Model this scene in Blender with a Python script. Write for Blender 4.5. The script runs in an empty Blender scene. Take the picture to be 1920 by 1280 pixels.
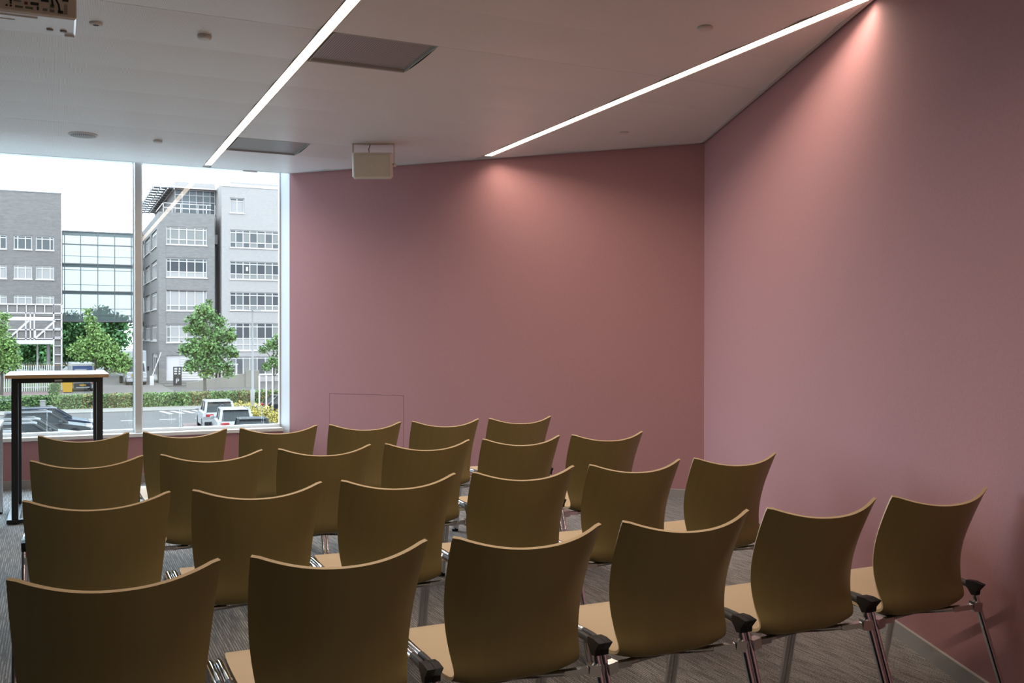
import bpy, math, random
import numpy as np
from mathutils import Vector, Matrix

random.seed(7)
rng = np.random.default_rng(11)
SC = bpy.context.scene
COL = SC.collection
R = math.radians

# ------------------------------------------------------------------ camera
CAM_H = 1.39
cam_data = bpy.data.cameras.new('camera')
cam_data.sensor_width = 36.0
cam_data.lens = 1821.26 / 1920 * 36.0
cam_data.clip_start = 0.05
cam_data.clip_end = 1000
cam = bpy.data.objects.new('camera', cam_data)
COL.objects.link(cam)
yaw, pitch, roll = 0.43743, -0.00568, 0.00079
fw = Vector((math.sin(yaw) * math.cos(pitch), math.cos(yaw) * math.cos(pitch), math.sin(pitch)))
rt = Vector((math.cos(yaw), -math.sin(yaw), 0))
up = rt.cross(fw)
rt2 = rt * math.cos(roll) + up * math.sin(roll)
up2 = up * math.cos(roll) - rt * math.sin(roll)
cam.matrix_world = Matrix((
    (rt2.x, up2.x, -fw.x, 0), (rt2.y, up2.y, -fw.y, 0), (rt2.z, up2.z, -fw.z, CAM_H), (0, 0, 0, 1)))
SC.camera = cam

# ------------------------------------------------------------------ sky, exposure
SKY = 12.0
LED_GLOW = 6.0                 # visible diffuser
LED_WATT = 6.9                  # beam power per metre of lamp
LED_SPREAD = 146
world = bpy.data.worlds.new('overcast_sky')
SC.world = world
world.use_nodes = True
bg = world.node_tree.nodes['Background']
bg.inputs['Color'].default_value = (0.64, 0.84, 1.0, 1)
bg.inputs['Strength'].default_value = SKY
SC.view_settings.view_transform = 'Standard'
SC.view_settings.look = 'None'
SC.view_settings.gamma = 1.0
SC.view_settings.use_curve_mapping = False
SC.view_settings.exposure = 0.0
SC.cycles.use_denoising = True
SC.cycles.max_bounces = 10
SC.cycles.diffuse_bounces = 6
SC.cycles.glossy_bounces = 4
SC.cycles.transparent_max_bounces = 24
SC.cycles.sample_clamp_indirect = 8.0
SC.cycles.caustics_reflective = False
SC.cycles.caustics_refractive = False

# ------------------------------------------------------------------ room measures
ZC = 3.036
YW = 9.857                      # window wall
WC = (2.1246, YW)               # corner window wall / back wall
RC = (4.9787, 6.789)            # corner back wall / right wall
XL = -4.7                       # left wall
YB = -5.2                       # rear wall
TA = math.tan(0.39859)
def right_wall_x(y): return RC[0] - TA * (RC[1] - y)
ROOM = [(XL, YB), (right_wall_x(YB), YB), RC, WC, (XL, YW)]   # counter-clockwise, convex
if right_wall_x(YB) < XL: raise ValueError
LED1 = (1.278, 1.342, 0.0, 9.70)
LED2 = (3.514, 3.588, 3.56, 8.12)
GZ = -4.0                       # street level outside

# light portal in the window opening
pl = bpy.data.lights.new('window_portal', 'AREA')
pl.shape = 'RECTANGLE'
pl.size = 6.7; pl.size_y = 2.65
pl.cycles.is_portal = True
po = bpy.data.objects.new('window_portal', pl)
COL.objects.link(po)
po.location = (-1.3, YW + 0.24, 1.75)
po.rotation_euler = (R(-90), 0, 0)

# ------------------------------------------------------------------ materials
MATS = {}
def new_mat(name):
    m = bpy.data.materials.new(name); m.use_nodes = True
    MATS[name] = m
    nt = m.node_tree
    return m, nt, nt.nodes['Principled BSDF']
def mat(name, col, rough=0.5, metal=0.0, spec=0.5, noise=None, bump=None, emit=None, coat=0.0):
    """noise=(scale, amount[, stretch xyz]) varies the colour; bump=(scale, strength)."""
    m, nt, b = new_mat(name)
    b.inputs['Roughness'].default_value = rough
    b.inputs['Metallic'].default_value = metal
    b.inputs['Specular IOR Level'].default_value = spec
    b.inputs['Coat Weight'].default_value = coat
    c = (col[0], col[1], col[2], 1)
    b.inputs['Base Color'].default_value = c
    tc = nt.nodes.new('ShaderNodeTexCoord')
    if noise:
        mp = nt.nodes.new('ShaderNodeMapping')
        if len(noise) > 2: mp.inputs['Scale'].default_value = noise[2]
        nt.links.new(tc.outputs['Object'], mp.inputs['Vector'])
        n = nt.nodes.new('ShaderNodeTexNoise')
        n.inputs['Scale'].default_value = noise[0]; n.inputs['Detail'].default_value = 4
        nt.links.new(mp.outputs['Vector'], n.inputs['Vector'])
        rp = nt.nodes.new('ShaderNodeMapRange')
        rp.inputs['From Min'].default_value = 0.3; rp.inputs['From Max'].default_value = 0.7
        rp.inputs['To Min'].default_value = 1 - noise[1]; rp.inputs['To Max'].default_value = 1 + noise[1]
        nt.links.new(n.outputs['Fac'], rp.inputs['Value'])
        vm = nt.nodes.new('ShaderNodeVectorMath'); vm.operation = 'SCALE'
        vm.inputs[0].default_value = col[:3]
        nt.links.new(rp.outputs['Result'], vm.inputs['Scale'])
        nt.links.new(vm.outputs['Vector'], b.inputs['Base Color'])
    if bump:
        n2 = nt.nodes.new('ShaderNodeTexNoise')
        n2.inputs['Scale'].default_value = bump[0]; n2.inputs['Detail'].default_value = 3
        nt.links.new(tc.outputs['Object'], n2.inputs['Vector'])
        bp = nt.nodes.new('ShaderNodeBump')
        bp.inputs['Strength'].default_value = bump[1]; bp.inputs['Distance'].default_value = 0.002
        nt.links.new(n2.outputs['Fac'], bp.inputs['Height'])
        nt.links.new(bp.outputs['Normal'], b.inputs['Normal'])
    if emit:
        b.inputs['Emission Color'].default_value = (emit[0], emit[1], emit[2], 1)
        b.inputs['Emission Strength'].default_value = emit[3]
    return m

mat('pink_wall', (0.43, 0.218, 0.228), 0.75, spec=0.25, noise=(90, 0.035), bump=(260, 0.25))
mat('white_paint', (0.60, 0.585, 0.58), 0.5, noise=(6, 0.02))
mat('rear_wall', (0.07, 0.055, 0.052), 0.8, noise=(40, 0.03))
mat('baseboard_grey', (0.33, 0.31, 0.29), 0.55, noise=(8, 0.04))
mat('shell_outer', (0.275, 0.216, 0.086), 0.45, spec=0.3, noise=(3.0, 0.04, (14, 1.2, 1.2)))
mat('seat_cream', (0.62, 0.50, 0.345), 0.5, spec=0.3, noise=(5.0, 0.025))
mat('ply_edge', (0.62, 0.48, 0.29), 0.5, spec=0.3, noise=(9.0, 0.05))
mat('chrome', (0.82, 0.82, 0.84), 0.09, metal=1.0)
mat('aluminium', (0.72, 0.72, 0.71), 0.22, metal=1.0)
mat('black_plastic', (0.009, 0.009, 0.010), 0.5, spec=0.25)
mat('dark_sleeve', (0.035, 0.032, 0.031), 0.45, spec=0.35)
mat('black_steel', (0.010, 0.010, 0.011), 0.38)
mat('table_white', (0.72, 0.71, 0.69), 0.25, spec=0.6)
mat('beech_edge', (0.52, 0.33, 0.16), 0.45, noise=(4, 0.08, (2, 40, 40)))
mat('frame_grey', (0.62, 0.60, 0.58), 0.45, noise=(10, 0.03))
mat('frame_white', (0.72, 0.72, 0.72), 0.35)
mat('sill_white', (0.80, 0.79, 0.77), 0.25)
mat('gasket', (0.05, 0.05, 0.05), 0.6)
mat('ceiling_slab', (0.10, 0.10, 0.10), 0.9)
mat('ceiling_trim', (0.50, 0.50, 0.49), 0.5)
mat('disc_white', (0.62, 0.60, 0.57), 0.45)
mat('disc_dark', (0.10, 0.09, 0.08), 0.6)
mat('speaker_cream', (0.66, 0.60, 0.52), 0.55)
mat('speaker_mesh', (0.60, 0.54, 0.45), 0.75, noise=(260, 0.18))
mat('projector_white', (0.78, 0.77, 0.78), 0.18, spec=0.6)
mat('projector_back', (0.66, 0.58, 0.48), 0.5)
mat('port_black', (0.015, 0.014, 0.014), 0.5)
mat('port_grey', (0.20, 0.19, 0.18), 0.4)
mat('port_green', (0.10, 0.14, 0.07), 0.5)
mat('port_red', (0.16, 0.03, 0.03), 0.5)
mat('led_diffuser', (0.9, 0.9, 0.9), 0.4, emit=(1.0, 0.83, 0.66, LED_GLOW))
mat('led_housing', (0.35, 0.30, 0.26), 0.5)

def carpet():
    m, nt, b = new_mat('carpet')
    b.inputs['Roughness'].default_value = 0.95
    b.inputs['Specular IOR Level'].default_value = 0.15
    L = nt.links
    tc = nt.nodes.new('ShaderNodeTexCoord')
    sp = nt.nodes.new('ShaderNodeSeparateXYZ'); L.new(tc.outputs['Object'], sp.inputs[0])
    # long thin yarn streaks running towards the window
    mp = nt.nodes.new('ShaderNodeMapping'); mp.inputs['Scale'].default_value = (80, 6.0, 1)
    L.new(tc.outputs['Object'], mp.inputs['Vector'])
    n1 = nt.nodes.new('ShaderNodeTexNoise'); n1.inputs['Scale'].default_value = 1.0; n1.inputs['Detail'].default_value = 2
    L.new(mp.outputs['Vector'], n1.inputs['Vector'])
    mul = nt.nodes.new('ShaderNodeMath'); mul.operation = 'MULTIPLY'; mul.inputs[1].default_value = 2 * math.pi / 0.0115
    L.new(sp.outputs['X'], mul.inputs[0])
    s = nt.nodes.new('ShaderNodeMath'); s.operation = 'SINE'; L.new(mul.outputs[0], s.inputs[0])
    s2 = nt.nodes.new('ShaderNodeMapRange'); s2.inputs['From Min'].default_value = -0.2; s2.inputs['From Max'].default_value = 1.0
    L.new(s.outputs[0], s2.inputs['Value'])
    n2 = nt.nodes.new('ShaderNodeTexNoise'); n2.inputs['Scale'].default_value = 190; n2.inputs['Detail'].default_value = 3
    L.new(tc.outputs['Object'], n2.inputs['Vector'])
    st = nt.nodes.new('ShaderNodeMapRange'); st.inputs['From Min'].default_value = 0.38; st.inputs['From Max'].default_value = 0.62
    L.new(n1.outputs['Fac'], st.inputs['Value'])
    a = nt.nodes.new('ShaderNodeMath'); a.operation = 'MULTIPLY'; L.new(s2.outputs[0], a.inputs[0]); L.new(st.outputs[0], a.inputs[1])
    g = nt.nodes.new('ShaderNodeMapRange'); g.inputs['From Min'].default_value = 0.3; g.inputs['From Max'].default_value = 0.7
    g.inputs['To Min'].default_value = -0.45; g.inputs['To Max'].default_value = 0.75
    L.new(n2.outputs['Fac'], g.inputs['Value'])
    t = nt.nodes.new('ShaderNodeMath'); t.operation = 'ADD'; t.use_clamp = True
    L.new(a.outputs[0], t.inputs[0]); L.new(g.outputs[0], t.inputs[1])
    cr = nt.nodes.new('ShaderNodeMix'); cr.data_type = 'RGBA'
    cr.inputs['A'].default_value = (0.12, 0.116, 0.112, 1)
    cr.inputs['B'].default_value = (0.47, 0.46, 0.445, 1)
    L.new(t.outputs[0], cr.inputs['Factor'])
    L.new(cr.outputs['Result'], b.inputs['Base Color'])
    bp = nt.nodes.new('ShaderNodeBump'); bp.inputs['Strength'].default_value = 0.5; bp.inputs['Distance'].default_value = 0.002
    L.new(t.outputs[0], bp.inputs['Height']); L.new(bp.outputs['Normal'], b.inputs['Normal'])
carpet()

def perforated(name, base, hole, pitch, r0):
    m, nt, b = new_mat(name)
    b.inputs['Roughness'].default_value = 0.36
    b.inputs['Specular IOR Level'].default_value = 0.5
    L = nt.links
    tc = nt.nodes.new('ShaderNodeTexCoord')
    sp = nt.nodes.new('ShaderNodeSeparateXYZ'); L.new(tc.outputs['Object'], sp.inputs[0])
    outs = []
    for ax in 'XY':
        mu = nt.nodes.new('ShaderNodeMath'); mu.operation = 'MULTIPLY'; mu.inputs[1].default_value = 2 * math.pi / pitch
        L.new(sp.outputs[ax], mu.inputs[0])
        co = nt.nodes.new('ShaderNodeMath'); co.operation = 'COSINE'; L.new(mu.outputs[0], co.inputs[0])
        outs.append(co)
    ad = nt.nodes.new('ShaderNodeMath'); ad.operation = 'ADD'
    L.new(outs[0].outputs[0], ad.inputs[0]); L.new(outs[1].outputs[0], ad.inputs[1])
    mr = nt.nodes.new('ShaderNodeMapRange'); mr.inputs['From Min'].default_value = r0; mr.inputs['From Max'].default_value = r0 + 0.5
    L.new(ad.outputs[0], mr.inputs['Value'])
    mx = nt.nodes.new('ShaderNodeMix'); mx.data_type = 'RGBA'
    mx.inputs['A'].default_value = (*base, 1); mx.inputs['B'].default_value = (*hole, 1)
    L.new(mr.outputs[0], mx.inputs['Factor']); L.new(mx.outputs['Result'], b.inputs['Base Color'])
perforated('ceiling_panel', (0.80, 0.785, 0.77), (0.30, 0.29, 0.285), 0.0075, 0.85)
perforated('grille_metal', (0.34, 0.33, 0.32), (0.05, 0.05, 0.05), 0.014, 0.2)

def thin_glass(name, tint, base_refl):
    m, nt, b = new_mat(name)
    nt.nodes.remove(b)
    L = nt.links
    geo = nt.nodes.new('ShaderNodeNewGeometry')
    dt = nt.nodes.new('ShaderNodeVectorMath'); dt.operation = 'DOT_PRODUCT'
    L.new(geo.outputs['Incoming'], dt.inputs[0]); L.new(geo.outputs['Normal'], dt.inputs[1])
    ab = nt.nodes.new('ShaderNodeMath'); ab.operation = 'ABSOLUTE'; L.new(dt.outputs['Value'], ab.inputs[0])
    om = nt.nodes.new('ShaderNodeMath'); om.operation = 'SUBTRACT'; om.inputs[0].default_value = 1; L.new(ab.outputs[0], om.inputs[1])
    pw = nt.nodes.new('ShaderNodeMath'); pw.operation = 'POWER'; pw.inputs[1].default_value = 5; L.new(om.outputs[0], pw.inputs[0])
    ma = nt.nodes.new('ShaderNodeMath'); ma.operation = 'MULTIPLY_ADD'
    ma.inputs[1].default_value = 1 - base_refl; ma.inputs[2].default_value = base_refl; L.new(pw.outputs[0], ma.inputs[0])
    tr = nt.nodes.new('ShaderNodeBsdfTransparent'); tr.inputs['Color'].default_value = (*tint, 1)
    gl = nt.nodes.new('ShaderNodeBsdfGlossy'); gl.inputs['Roughness'].default_value = 0.0
    mx = nt.nodes.new('ShaderNodeMixShader')
    L.new(ma.outputs[0], mx.inputs[0]); L.new(tr.outputs[0], mx.inputs[1]); L.new(gl.outputs[0], mx.inputs[2])
    L.new(mx.outputs[0], nt.nodes['Material Output'].inputs['Surface'])
thin_glass('window_glass', (0.93, 0.95, 0.945), 0.11)

def bridge_glass():
    m, nt, b = new_mat('bridge_glass')
    L = nt.links
    b.inputs['Specular IOR Level'].default_value = 0.1; b.inputs['Base Color'].default_value = (0.16, 0.18, 0.175, 1); b.inputs['Roughness'].default_value = 0.15
    tr = nt.nodes.new('ShaderNodeBsdfTransparent'); tr.inputs['Color'].default_value = (0.24, 0.225, 0.205, 1)
    mx = nt.nodes.new('ShaderNodeMixShader'); mx.inputs[0].default_value = 0.5
    L.new(b.outputs[0], mx.inputs[1]); L.new(tr.outputs[0], mx.inputs[2])
    L.new(mx.outputs[0], nt.nodes['Material Output'].inputs['Surface'])
bridge_glass()

# outside
mat('brick_dark', (0.111, 0.0935, 0.0855), 0.85, noise=(2.2, 0.16, (1, 1, 5)), spec=0.10)
mat('brick_dark_side', (0.111, 0.0935, 0.0855), 0.85, noise=(2.2, 0.16, (1, 1, 5)), spec=0.10)
mat('brick_left', (0.1006, 0.0826, 0.076), 0.85, noise=(2.2, 0.16, (1, 1, 5)), spec=0.10)
mat('render_pale', (0.1843, 0.1531, 0.1398), 0.85, noise=(3.0, 0.08, (1, 1, 4)), spec=0.10)
mat('white_metal', (0.2972, 0.2457, 0.232), 0.5, spec=0.10)
mat('white_frame_out', (0.2951, 0.2504, 0.2303), 0.5, spec=0.10)
mat('pane_grey', (0.0448, 0.0421, 0.0409), 0.12, spec=0.16)
mat('pane_dark', (0.0186, 0.0175, 0.0183), 0.10, spec=0.16)
mat('pane_light', (0.1048, 0.0912, 0.0818), 0.2, spec=0.16)
mat('pane_blind', (0.1779, 0.1509, 0.1389), 0.6, spec=0.16)
mat('pane_teal', (0.0524, 0.055, 0.0554), 0.1, spec=0.16)
mat('solar_slat', (0.031, 0.0293, 0.0307), 0.4, spec=0.10)
mat('concrete_pale', (0.1131, 0.0936, 0.0829), 0.85, noise=(1.5, 0.08), spec=0.10)
mat('asphalt', (0.0544, 0.0442, 0.0394), 0.9, noise=(0.6, 0.08), spec=0.10)
mat('paving_pink', (0.0993, 0.0626, 0.0554), 0.9, noise=(0.8, 0.1), spec=0.10)
mat('paving_grey', (0.0707, 0.0563, 0.0487), 0.9, noise=(0.7, 0.08), spec=0.10)
mat('kerb_pale', (0.1124, 0.0923, 0.0773), 0.85, noise=(0.9, 0.06), spec=0.10)
mat('grass_dull', (0.0524, 0.0626, 0.0226), 0.95, noise=(0.7, 0.25), spec=0.10)
mat('road_paint', (0.2096, 0.1779, 0.1636), 0.8, spec=0.10)
mat('bark', (0.0524, 0.0398, 0.0323), 0.9, noise=(6, 0.2, (1, 1, 0.2)), spec=0.10)
mat('leaf_a', (0.0666, 0.1081, 0.0337), 0.6, noise=(1.6, 0.45), spec=0.10)
mat('leaf_b', (0.0952, 0.1375, 0.0383), 0.6, noise=(1.6, 0.40), spec=0.10)
mat('leaf_far', (0.099, 0.192, 0.0711), 0.7, noise=(0.9, 0.35), spec=0.10)
mat('leaf_hedge', (0.0729, 0.1081, 0.0358), 0.65, noise=(1.1, 0.45), spec=0.10)
mat('leaf_red', (0.1338, 0.0826, 0.0378), 0.65, noise=(1.3, 0.4), spec=0.10)
mat('leaf_yellow', (0.2259, 0.1696, 0.0393), 0.6, noise=(1.8, 0.4), spec=0.10)
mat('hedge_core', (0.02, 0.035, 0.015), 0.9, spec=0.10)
mat('car_white', (0.175, 0.158, 0.152), 0.25, spec=0.06)
mat('car_silver', (0.056, 0.051, 0.049), 0.28, spec=0.06)
mat('car_grey', (0.034, 0.0315, 0.031), 0.28, spec=0.06)
mat('car_darkgrey', (0.0105, 0.01, 0.0105), 0.28, spec=0.06)
mat('car_blue', (0.016, 0.017, 0.025), 0.28, spec=0.06)
mat('car_red', (0.05, 0.008, 0.008), 0.3, spec=0.06)
mat('car_glass', (0.024, 0.0238, 0.0232), 0.06, spec=0.06)
mat('tyre', (0.012, 0.012, 0.012), 0.8, spec=0.10)
mat('wheel_rim', (0.03, 0.03, 0.03), 0.3, spec=0.10)
mat('tail_red', (0.1675, 0.0112, 0.0123), 0.3, spec=0.10)
mat('head_lamp', (0.2351, 0.2042, 0.1921), 0.15, spec=0.10)
mat('plate_yellow', (0.22, 0.1199, 0.0123), 0.5, spec=0.10)
mat('skip_yellow', (0.2351, 0.1153, 0.0059), 0.5, spec=0.10)
mat('sign_blue', (0.031, 0.038, 0.0775), 0.4, spec=0.10)
mat('sign_black', (0.0152, 0.0129, 0.0135), 0.5, spec=0.10)
mat('sign_white', (0.2462, 0.2089, 0.1921), 0.5, spec=0.10)
mat('pole_grey', (0.1255, 0.1088, 0.1022), 0.5, spec=0.10)

# ------------------------------------------------------------------ mesh helpers
class MB:
    def __init__(self): self.v = []; self.f = []; self.m = []; self.sm = []
    def add(self, vs, fs, mi=0, smooth=False):
        o = len(self.v); self.v += [tuple(p) for p in vs]
        for q in fs: self.f.append(tuple(i + o for i in q)); self.m.append(mi); self.sm.append(smooth)
        return self
    def box(self, x0, x1, y0, y1, z0, z1, mi=0):
        vs = [(x0, y0, z0), (x1, y0, z0), (x1, y1, z0), (x0, y1, z0), (x0, y0, z1), (x1, y0, z1), (x1, y1, z1), (x0, y1, z1)]
        return self.add(vs, [(0, 3, 2, 1), (4, 5, 6, 7), (0, 1, 5, 4), (1, 2, 6, 5), (2, 3, 7, 6), (3, 0, 4, 7)], mi)
    def bbox(self, x0, x1, y0, y1, z0, z1, b=0.004, mi=0):
        """box with chamfered edges"""
        def ring(z, s): return [(x0 + s, y0 + s, z), (x1 - s, y0 + s, z), (x1 - s, y1 - s, z), (x0 + s, y1 - s, z)]
        def ring8(z): return [(x0 + b, y0, z), (x1 - b, y0, z), (x1, y0 + b, z), (x1, y1 - b, z), (x1 - b, y1, z), (x0 + b, y1, z), (x0, y1 - b, z), (x0, y0 + b, z)]
        a = ring(z0, b); c = ring8(z0 + b); d = ring8(z1 - b); e = ring(z1, b)
        vs = a + c + d + e; f = [(3, 2, 1, 0), (20, 21, 22, 23)]
        for i in range(4):
            j = (i + 1) % 4
            f.append((i, j, 4 + 2 * i + 1, 4 + 2 * i)); f.append((i, 4 + 2 * i, 4 + (2 * i - 1) % 8))
            f.append((20 + i, 12 + 2 * i, 12 + 2 * i + 1, 20 + j)); f.append((20 + i, 12 + (2 * i - 1) % 8, 12 + 2 * i))
        for i in range(8):
            j = (i + 1) % 8; f.append((4 + i, 4 + j, 12 + j, 12 + i))
        return self.add(vs, f, mi)
    def prism(self, poly, z0, z1, mi=0):
        n = len(poly)
        vs = [(x, y, z0) for x, y in poly] + [(x, y, z1) for x, y in poly]
        fs = [tuple(range(n - 1, -1, -1)), tuple(range(n, 2 * n))] + [(i, (i + 1) % n, n + (i + 1) % n, n + i) for i in range(n)]
        return self.add(vs, fs, mi)
    def quad(self, a, b, c, d, mi=0): return self.add([a, b, c, d], [(0, 1, 2, 3)], mi)
    def bar(self, p, q, w, h=None, mi=0, upv=(0, 0, 1)):
        """rectangular bar from p to q, w wide, h high"""
        h = h or w; p = Vector(p); q = Vector(q); t = (q - p).normalized()
        u = Vector(upv)
        if abs(t.dot(u)) > 0.98: u = Vector((0, 1, 0))
        s = t.cross(u).normalized(); u = s.cross(t).normalized()
        vs = []
        for e in (p, q):
            for a, b in ((-1, -1), (1, -1), (1, 1), (-1, 1)): vs.append(e + s * a * w / 2 + u * b * h / 2)
        return self.add(vs, [(3, 2, 1, 0), (4, 5, 6, 7), (0, 1, 5, 4), (1, 2, 6, 5), (2, 3, 7, 6), (3, 0, 4, 7)], mi)
    def tube(self, path, rad, seg=10, mi=0, caps=True):
        P = [Vector(p) for p in path]; n = len(P)
        rs = rad if isinstance(rad, (list, tuple)) else [rad] * n
        ref = Vector((1, 0, 0)); vs = []
        for i, p in enumerate(P):
            t = (P[min(i + 1, n - 1)] - P[max(i - 1, 0)]).normalized()
            a = ref - t * ref.dot(t)
            if a.length < 1e-3: a = Vector((0, 1, 0)) - t * t.y
            a.normalize(); b = t.cross(a)
            for k in range(seg):
                an = 2 * math.pi * k / seg
                vs.append(p + (a * math.cos(an) + b * math.sin(an)) * rs[i])
        fs = []
        for i in range(n - 1):
            for k in range(seg):
                k2 = (k + 1) % seg
                fs.append((i * seg + k, i * seg + k2, (i + 1) * seg + k2, (i + 1) * seg + k))
        self.add(vs, fs, mi, True)
        if caps:
            self.add(vs[:seg], [tuple(range(seg - 1, -1, -1))], mi); self.add(vs[-seg:], [tuple(range(seg))], mi)
        return self
    def lathe(self, prof, c, seg=28, mi=0, smooth=True):
        """profile [(r, z)] turned about the vertical axis at c"""
        vs = []; n = len(prof)
        for r_, z in prof:
            for k in range(seg):
                a = 2 * math.pi * k / seg; vs.append((c[0] + r_ * math.cos(a), c[1] + r_ * math.sin(a), c[2] + z))
        fs = []
        for i in range(n - 1):
            for k in range(seg):
                k2 = (k + 1) % seg; fs.append((i * seg + k, i * seg + k2, (i + 1) * seg + k2, (i + 1) * seg + k))
        self.add(vs, fs, mi, smooth)
        self.add(vs[:seg], [tuple(range(seg))], mi); self.add(vs[-seg:], [tuple(range(seg - 1, -1, -1))], mi)
        return self
    def build(self, name, mats, parent=None, loc=None):
        me = bpy.data.meshes.new(name); me.from_pydata(self.v, [], self.f)
        ml = [mats] if isinstance(mats, str) else mats
        for x in ml: me.materials.append(MATS[x])
        me.polygons.foreach_set('material_index', self.m)
        me.polygons.foreach_set('use_smooth', self.sm)
        me.update()
        return link(name, me, parent, loc)
def link(name, me, parent=None, loc=None):
    o = bpy.data.objects.new(name, me); COL.objects.link(o)
    if parent is not None: o.parent = parent
    if loc is not None: o.location = loc
    return o
def tag(o, label=None, cat=None, group=None, kind=None):
    if label: o['label'] = label
    if cat: o['category'] = cat
    if group: o['group'] = group
    if kind: o['kind'] = kind
    return o
def empty(name, loc=(0, 0, 0), rz=0.0):
    o = bpy.data.objects.new(name, None); COL.objects.link(o)
    o.location = loc; o.rotation_euler = (0, 0, rz); o.empty_display_size = 0.1
    return o
def struct(o, label=None): return tag(o, label, kind='structure')
def copy_tree(o, parent=None):
    c = o.copy(); COL.objects.link(c); c.parent = parent
    for ch in o.children: copy_tree(ch, c)
    return c
def clip(poly, room=ROOM):
    out = poly
    n = len(room)
    for i in range(n):
        a = room[i]; b = room[(i + 1) % n]
        def side(p): return (b[0] - a[0]) * (p[1] - a[1]) - (b[1] - a[1]) * (p[0] - a[0])
        src = out; out = []
        for j in range(len(src)):
            p = src[j]; q = src[(j + 1) % len(src)]; sp, sq = side(p), side(q)
            if sp >= 0: out.append(p)
            if (sp >= 0) != (sq >= 0):
                t = sp / (sp - sq); out.append((p[0] + (q[0] - p[0]) * t, p[1] + (q[1] - p[1]) * t))
        if not out: return []
    return out
def wall_poly(a, b, th, ext=0.0):
    """footprint of a wall whose inner face runs a->b with the room on its left"""
    a = Vector(a); b = Vector(b); d = (b - a).normalized(); n = Vector((d.y, -d.x))
    a = a - d * ext; b = b + d * ext
    return [tuple(a), tuple(a + n * th), tuple(b + n * th), tuple(b)]

# ================================================================== ROOM SHELL
fl = MB().prism(clip([(-9, -9), (9, -9), (9, 12), (-9, 12)]), -0.12, 0.0).build('floor', 'carpet')
struct(fl, 'grey carpet with fine pale streaks running towards the window')

wr = MB().prism(wall_poly((right_wall_x(YB), YB), RC, 0.2), 0, ZC + 0.14).build('wall_right', 'pink_wall')
struct(wr, 'plain dusty pink wall receding beside the chair rows')
# back wall with a flush access hatch
bw_d = (Vector(WC) - Vector(RC)).normalized(); bw_n = Vector((bw_d.y, -bw_d.x)); bw_len = (Vector(WC) - Vector(RC)).length
def bw(s, off, z):           # s metres from the window corner, off into the wall (+) or room (-)
    p = Vector(WC) - bw_d * s + bw_n * off
    return (p.x, p.y, z)
def bw_box(m, s0, s1, o0, o1, z0, z1, mi=0):
    vs = [bw(s0, o0, z0), bw(s1, o0, z0), bw(s1, o1, z0), bw(s0, o1, z0), bw(s0, o0, z1), bw(s1, o0, z1), bw(s1, o1, z1), bw(s0, o1, z1)]
    return m.add(vs, [(0, 1, 2, 3), (7, 6, 5, 4), (4, 5, 1, 0), (5, 6, 2, 1), (6, 7, 3, 2), (7, 4, 0, 3)], mi)
def bw_s(x): return (x - WC[0]) / -bw_d.x
h0, h1, hz0, hz1 = bw_s(2.445), bw_s(3.014), 0.16, 0.818
m = MB()
bw_box(m, 0, h0, 0, 0.2, 0, ZC + 0.14); bw_box(m, h1, bw_len, 0, 0.2, 0, ZC + 0.14)
bw_box(m, h0, h1, 0, 0.2, 0, hz0); bw_box(m, h0, h1, 0, 0.2, hz1, ZC + 0.14); bw_box(m, h0, h1, 0.03, 0.2, hz0, hz1)
wbk = m.build('wall_back', 'pink_wall'); struct(wbk, 'dusty pink wall behind the chairs, between the window and the far corner')
m = MB(); bw_box(m, h0 + 0.003, h1 - 0.004, 0.0005, 0.028, hz0 + 0.003, hz1 - 0.003)
m.build('access_hatch', 'pink_wall', wbk)['label'] = 'flush pink access hatch low in the wall'

SILL = 0.43
WX1 = 2.058
GY = YW + 0.13
m = MB().box(XL, WX1, YW, YW + 0.3, 0, SILL)
ww = m.build('wall_window', 'pink_wall'); struct(ww, 'low pink wall strip under the window')
m = MB().prism([(2.058, GY + .06), (2.058, GY), (WC[0], WC[1]), (WC[0] + 0.35, WC[1] + 0.05), (WC[0] + 0.35, GY + 0.06)], 0, ZC + 0.14)
jb = m.build('trim_1', 'white_paint'); struct(jb, 'narrow pale upright between the window and the pink wall')
struct(MB().box(XL - 0.2, XL, YB, YW + 0.3, 0, ZC + 0.14).build('wall_left', 'rear_wall'), 'wall at the far left side of the room')
struct(MB().box(XL - 0.2, right_wall_x(YB) + 0.3, YB - 0.2, YB, 0, ZC + 0.14).build('wall_rear', 'rear_wall'), 'wall at the rear of the room')

# baseboards
BH = 0.077
def baseboard(name, a, b, lab):
    a = Vector(a); b = Vector(b); d = (b - a).normalized(); n = Vector((-d.y, d.x))
    p = [tuple(a), tuple(b), tuple(b + n * 0.010), tuple(a + n * 0.010)]
    m = MB(); z = BH
    vs = [(x, y, 0.0) for x, y in p] + [(p[0][0], p[0][1], z), (p[1][0], p[1][1], z), (p[2][0], p[2][1], z - 0.004), (p[3][0], p[3][1], z - 0.004)]
    m.add(vs, [(3, 2, 1, 0), (4, 5, 6, 7), (0, 1, 5, 4), (1, 2, 6, 5), (2, 3, 7, 6), (3, 0, 4, 7)])
    struct(m.build(name, 'baseboard_grey'), lab)
baseboard('baseboard_right', (right_wall_x(YB), YB), RC, 'grey skirting along the right pink wall')
baseboard('baseboard_back', RC, WC, 'grey skirting along the back pink wall')
baseboard('baseboard_window', (WX1, YW), (XL, YW), 'grey skirting under the window')

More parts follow.
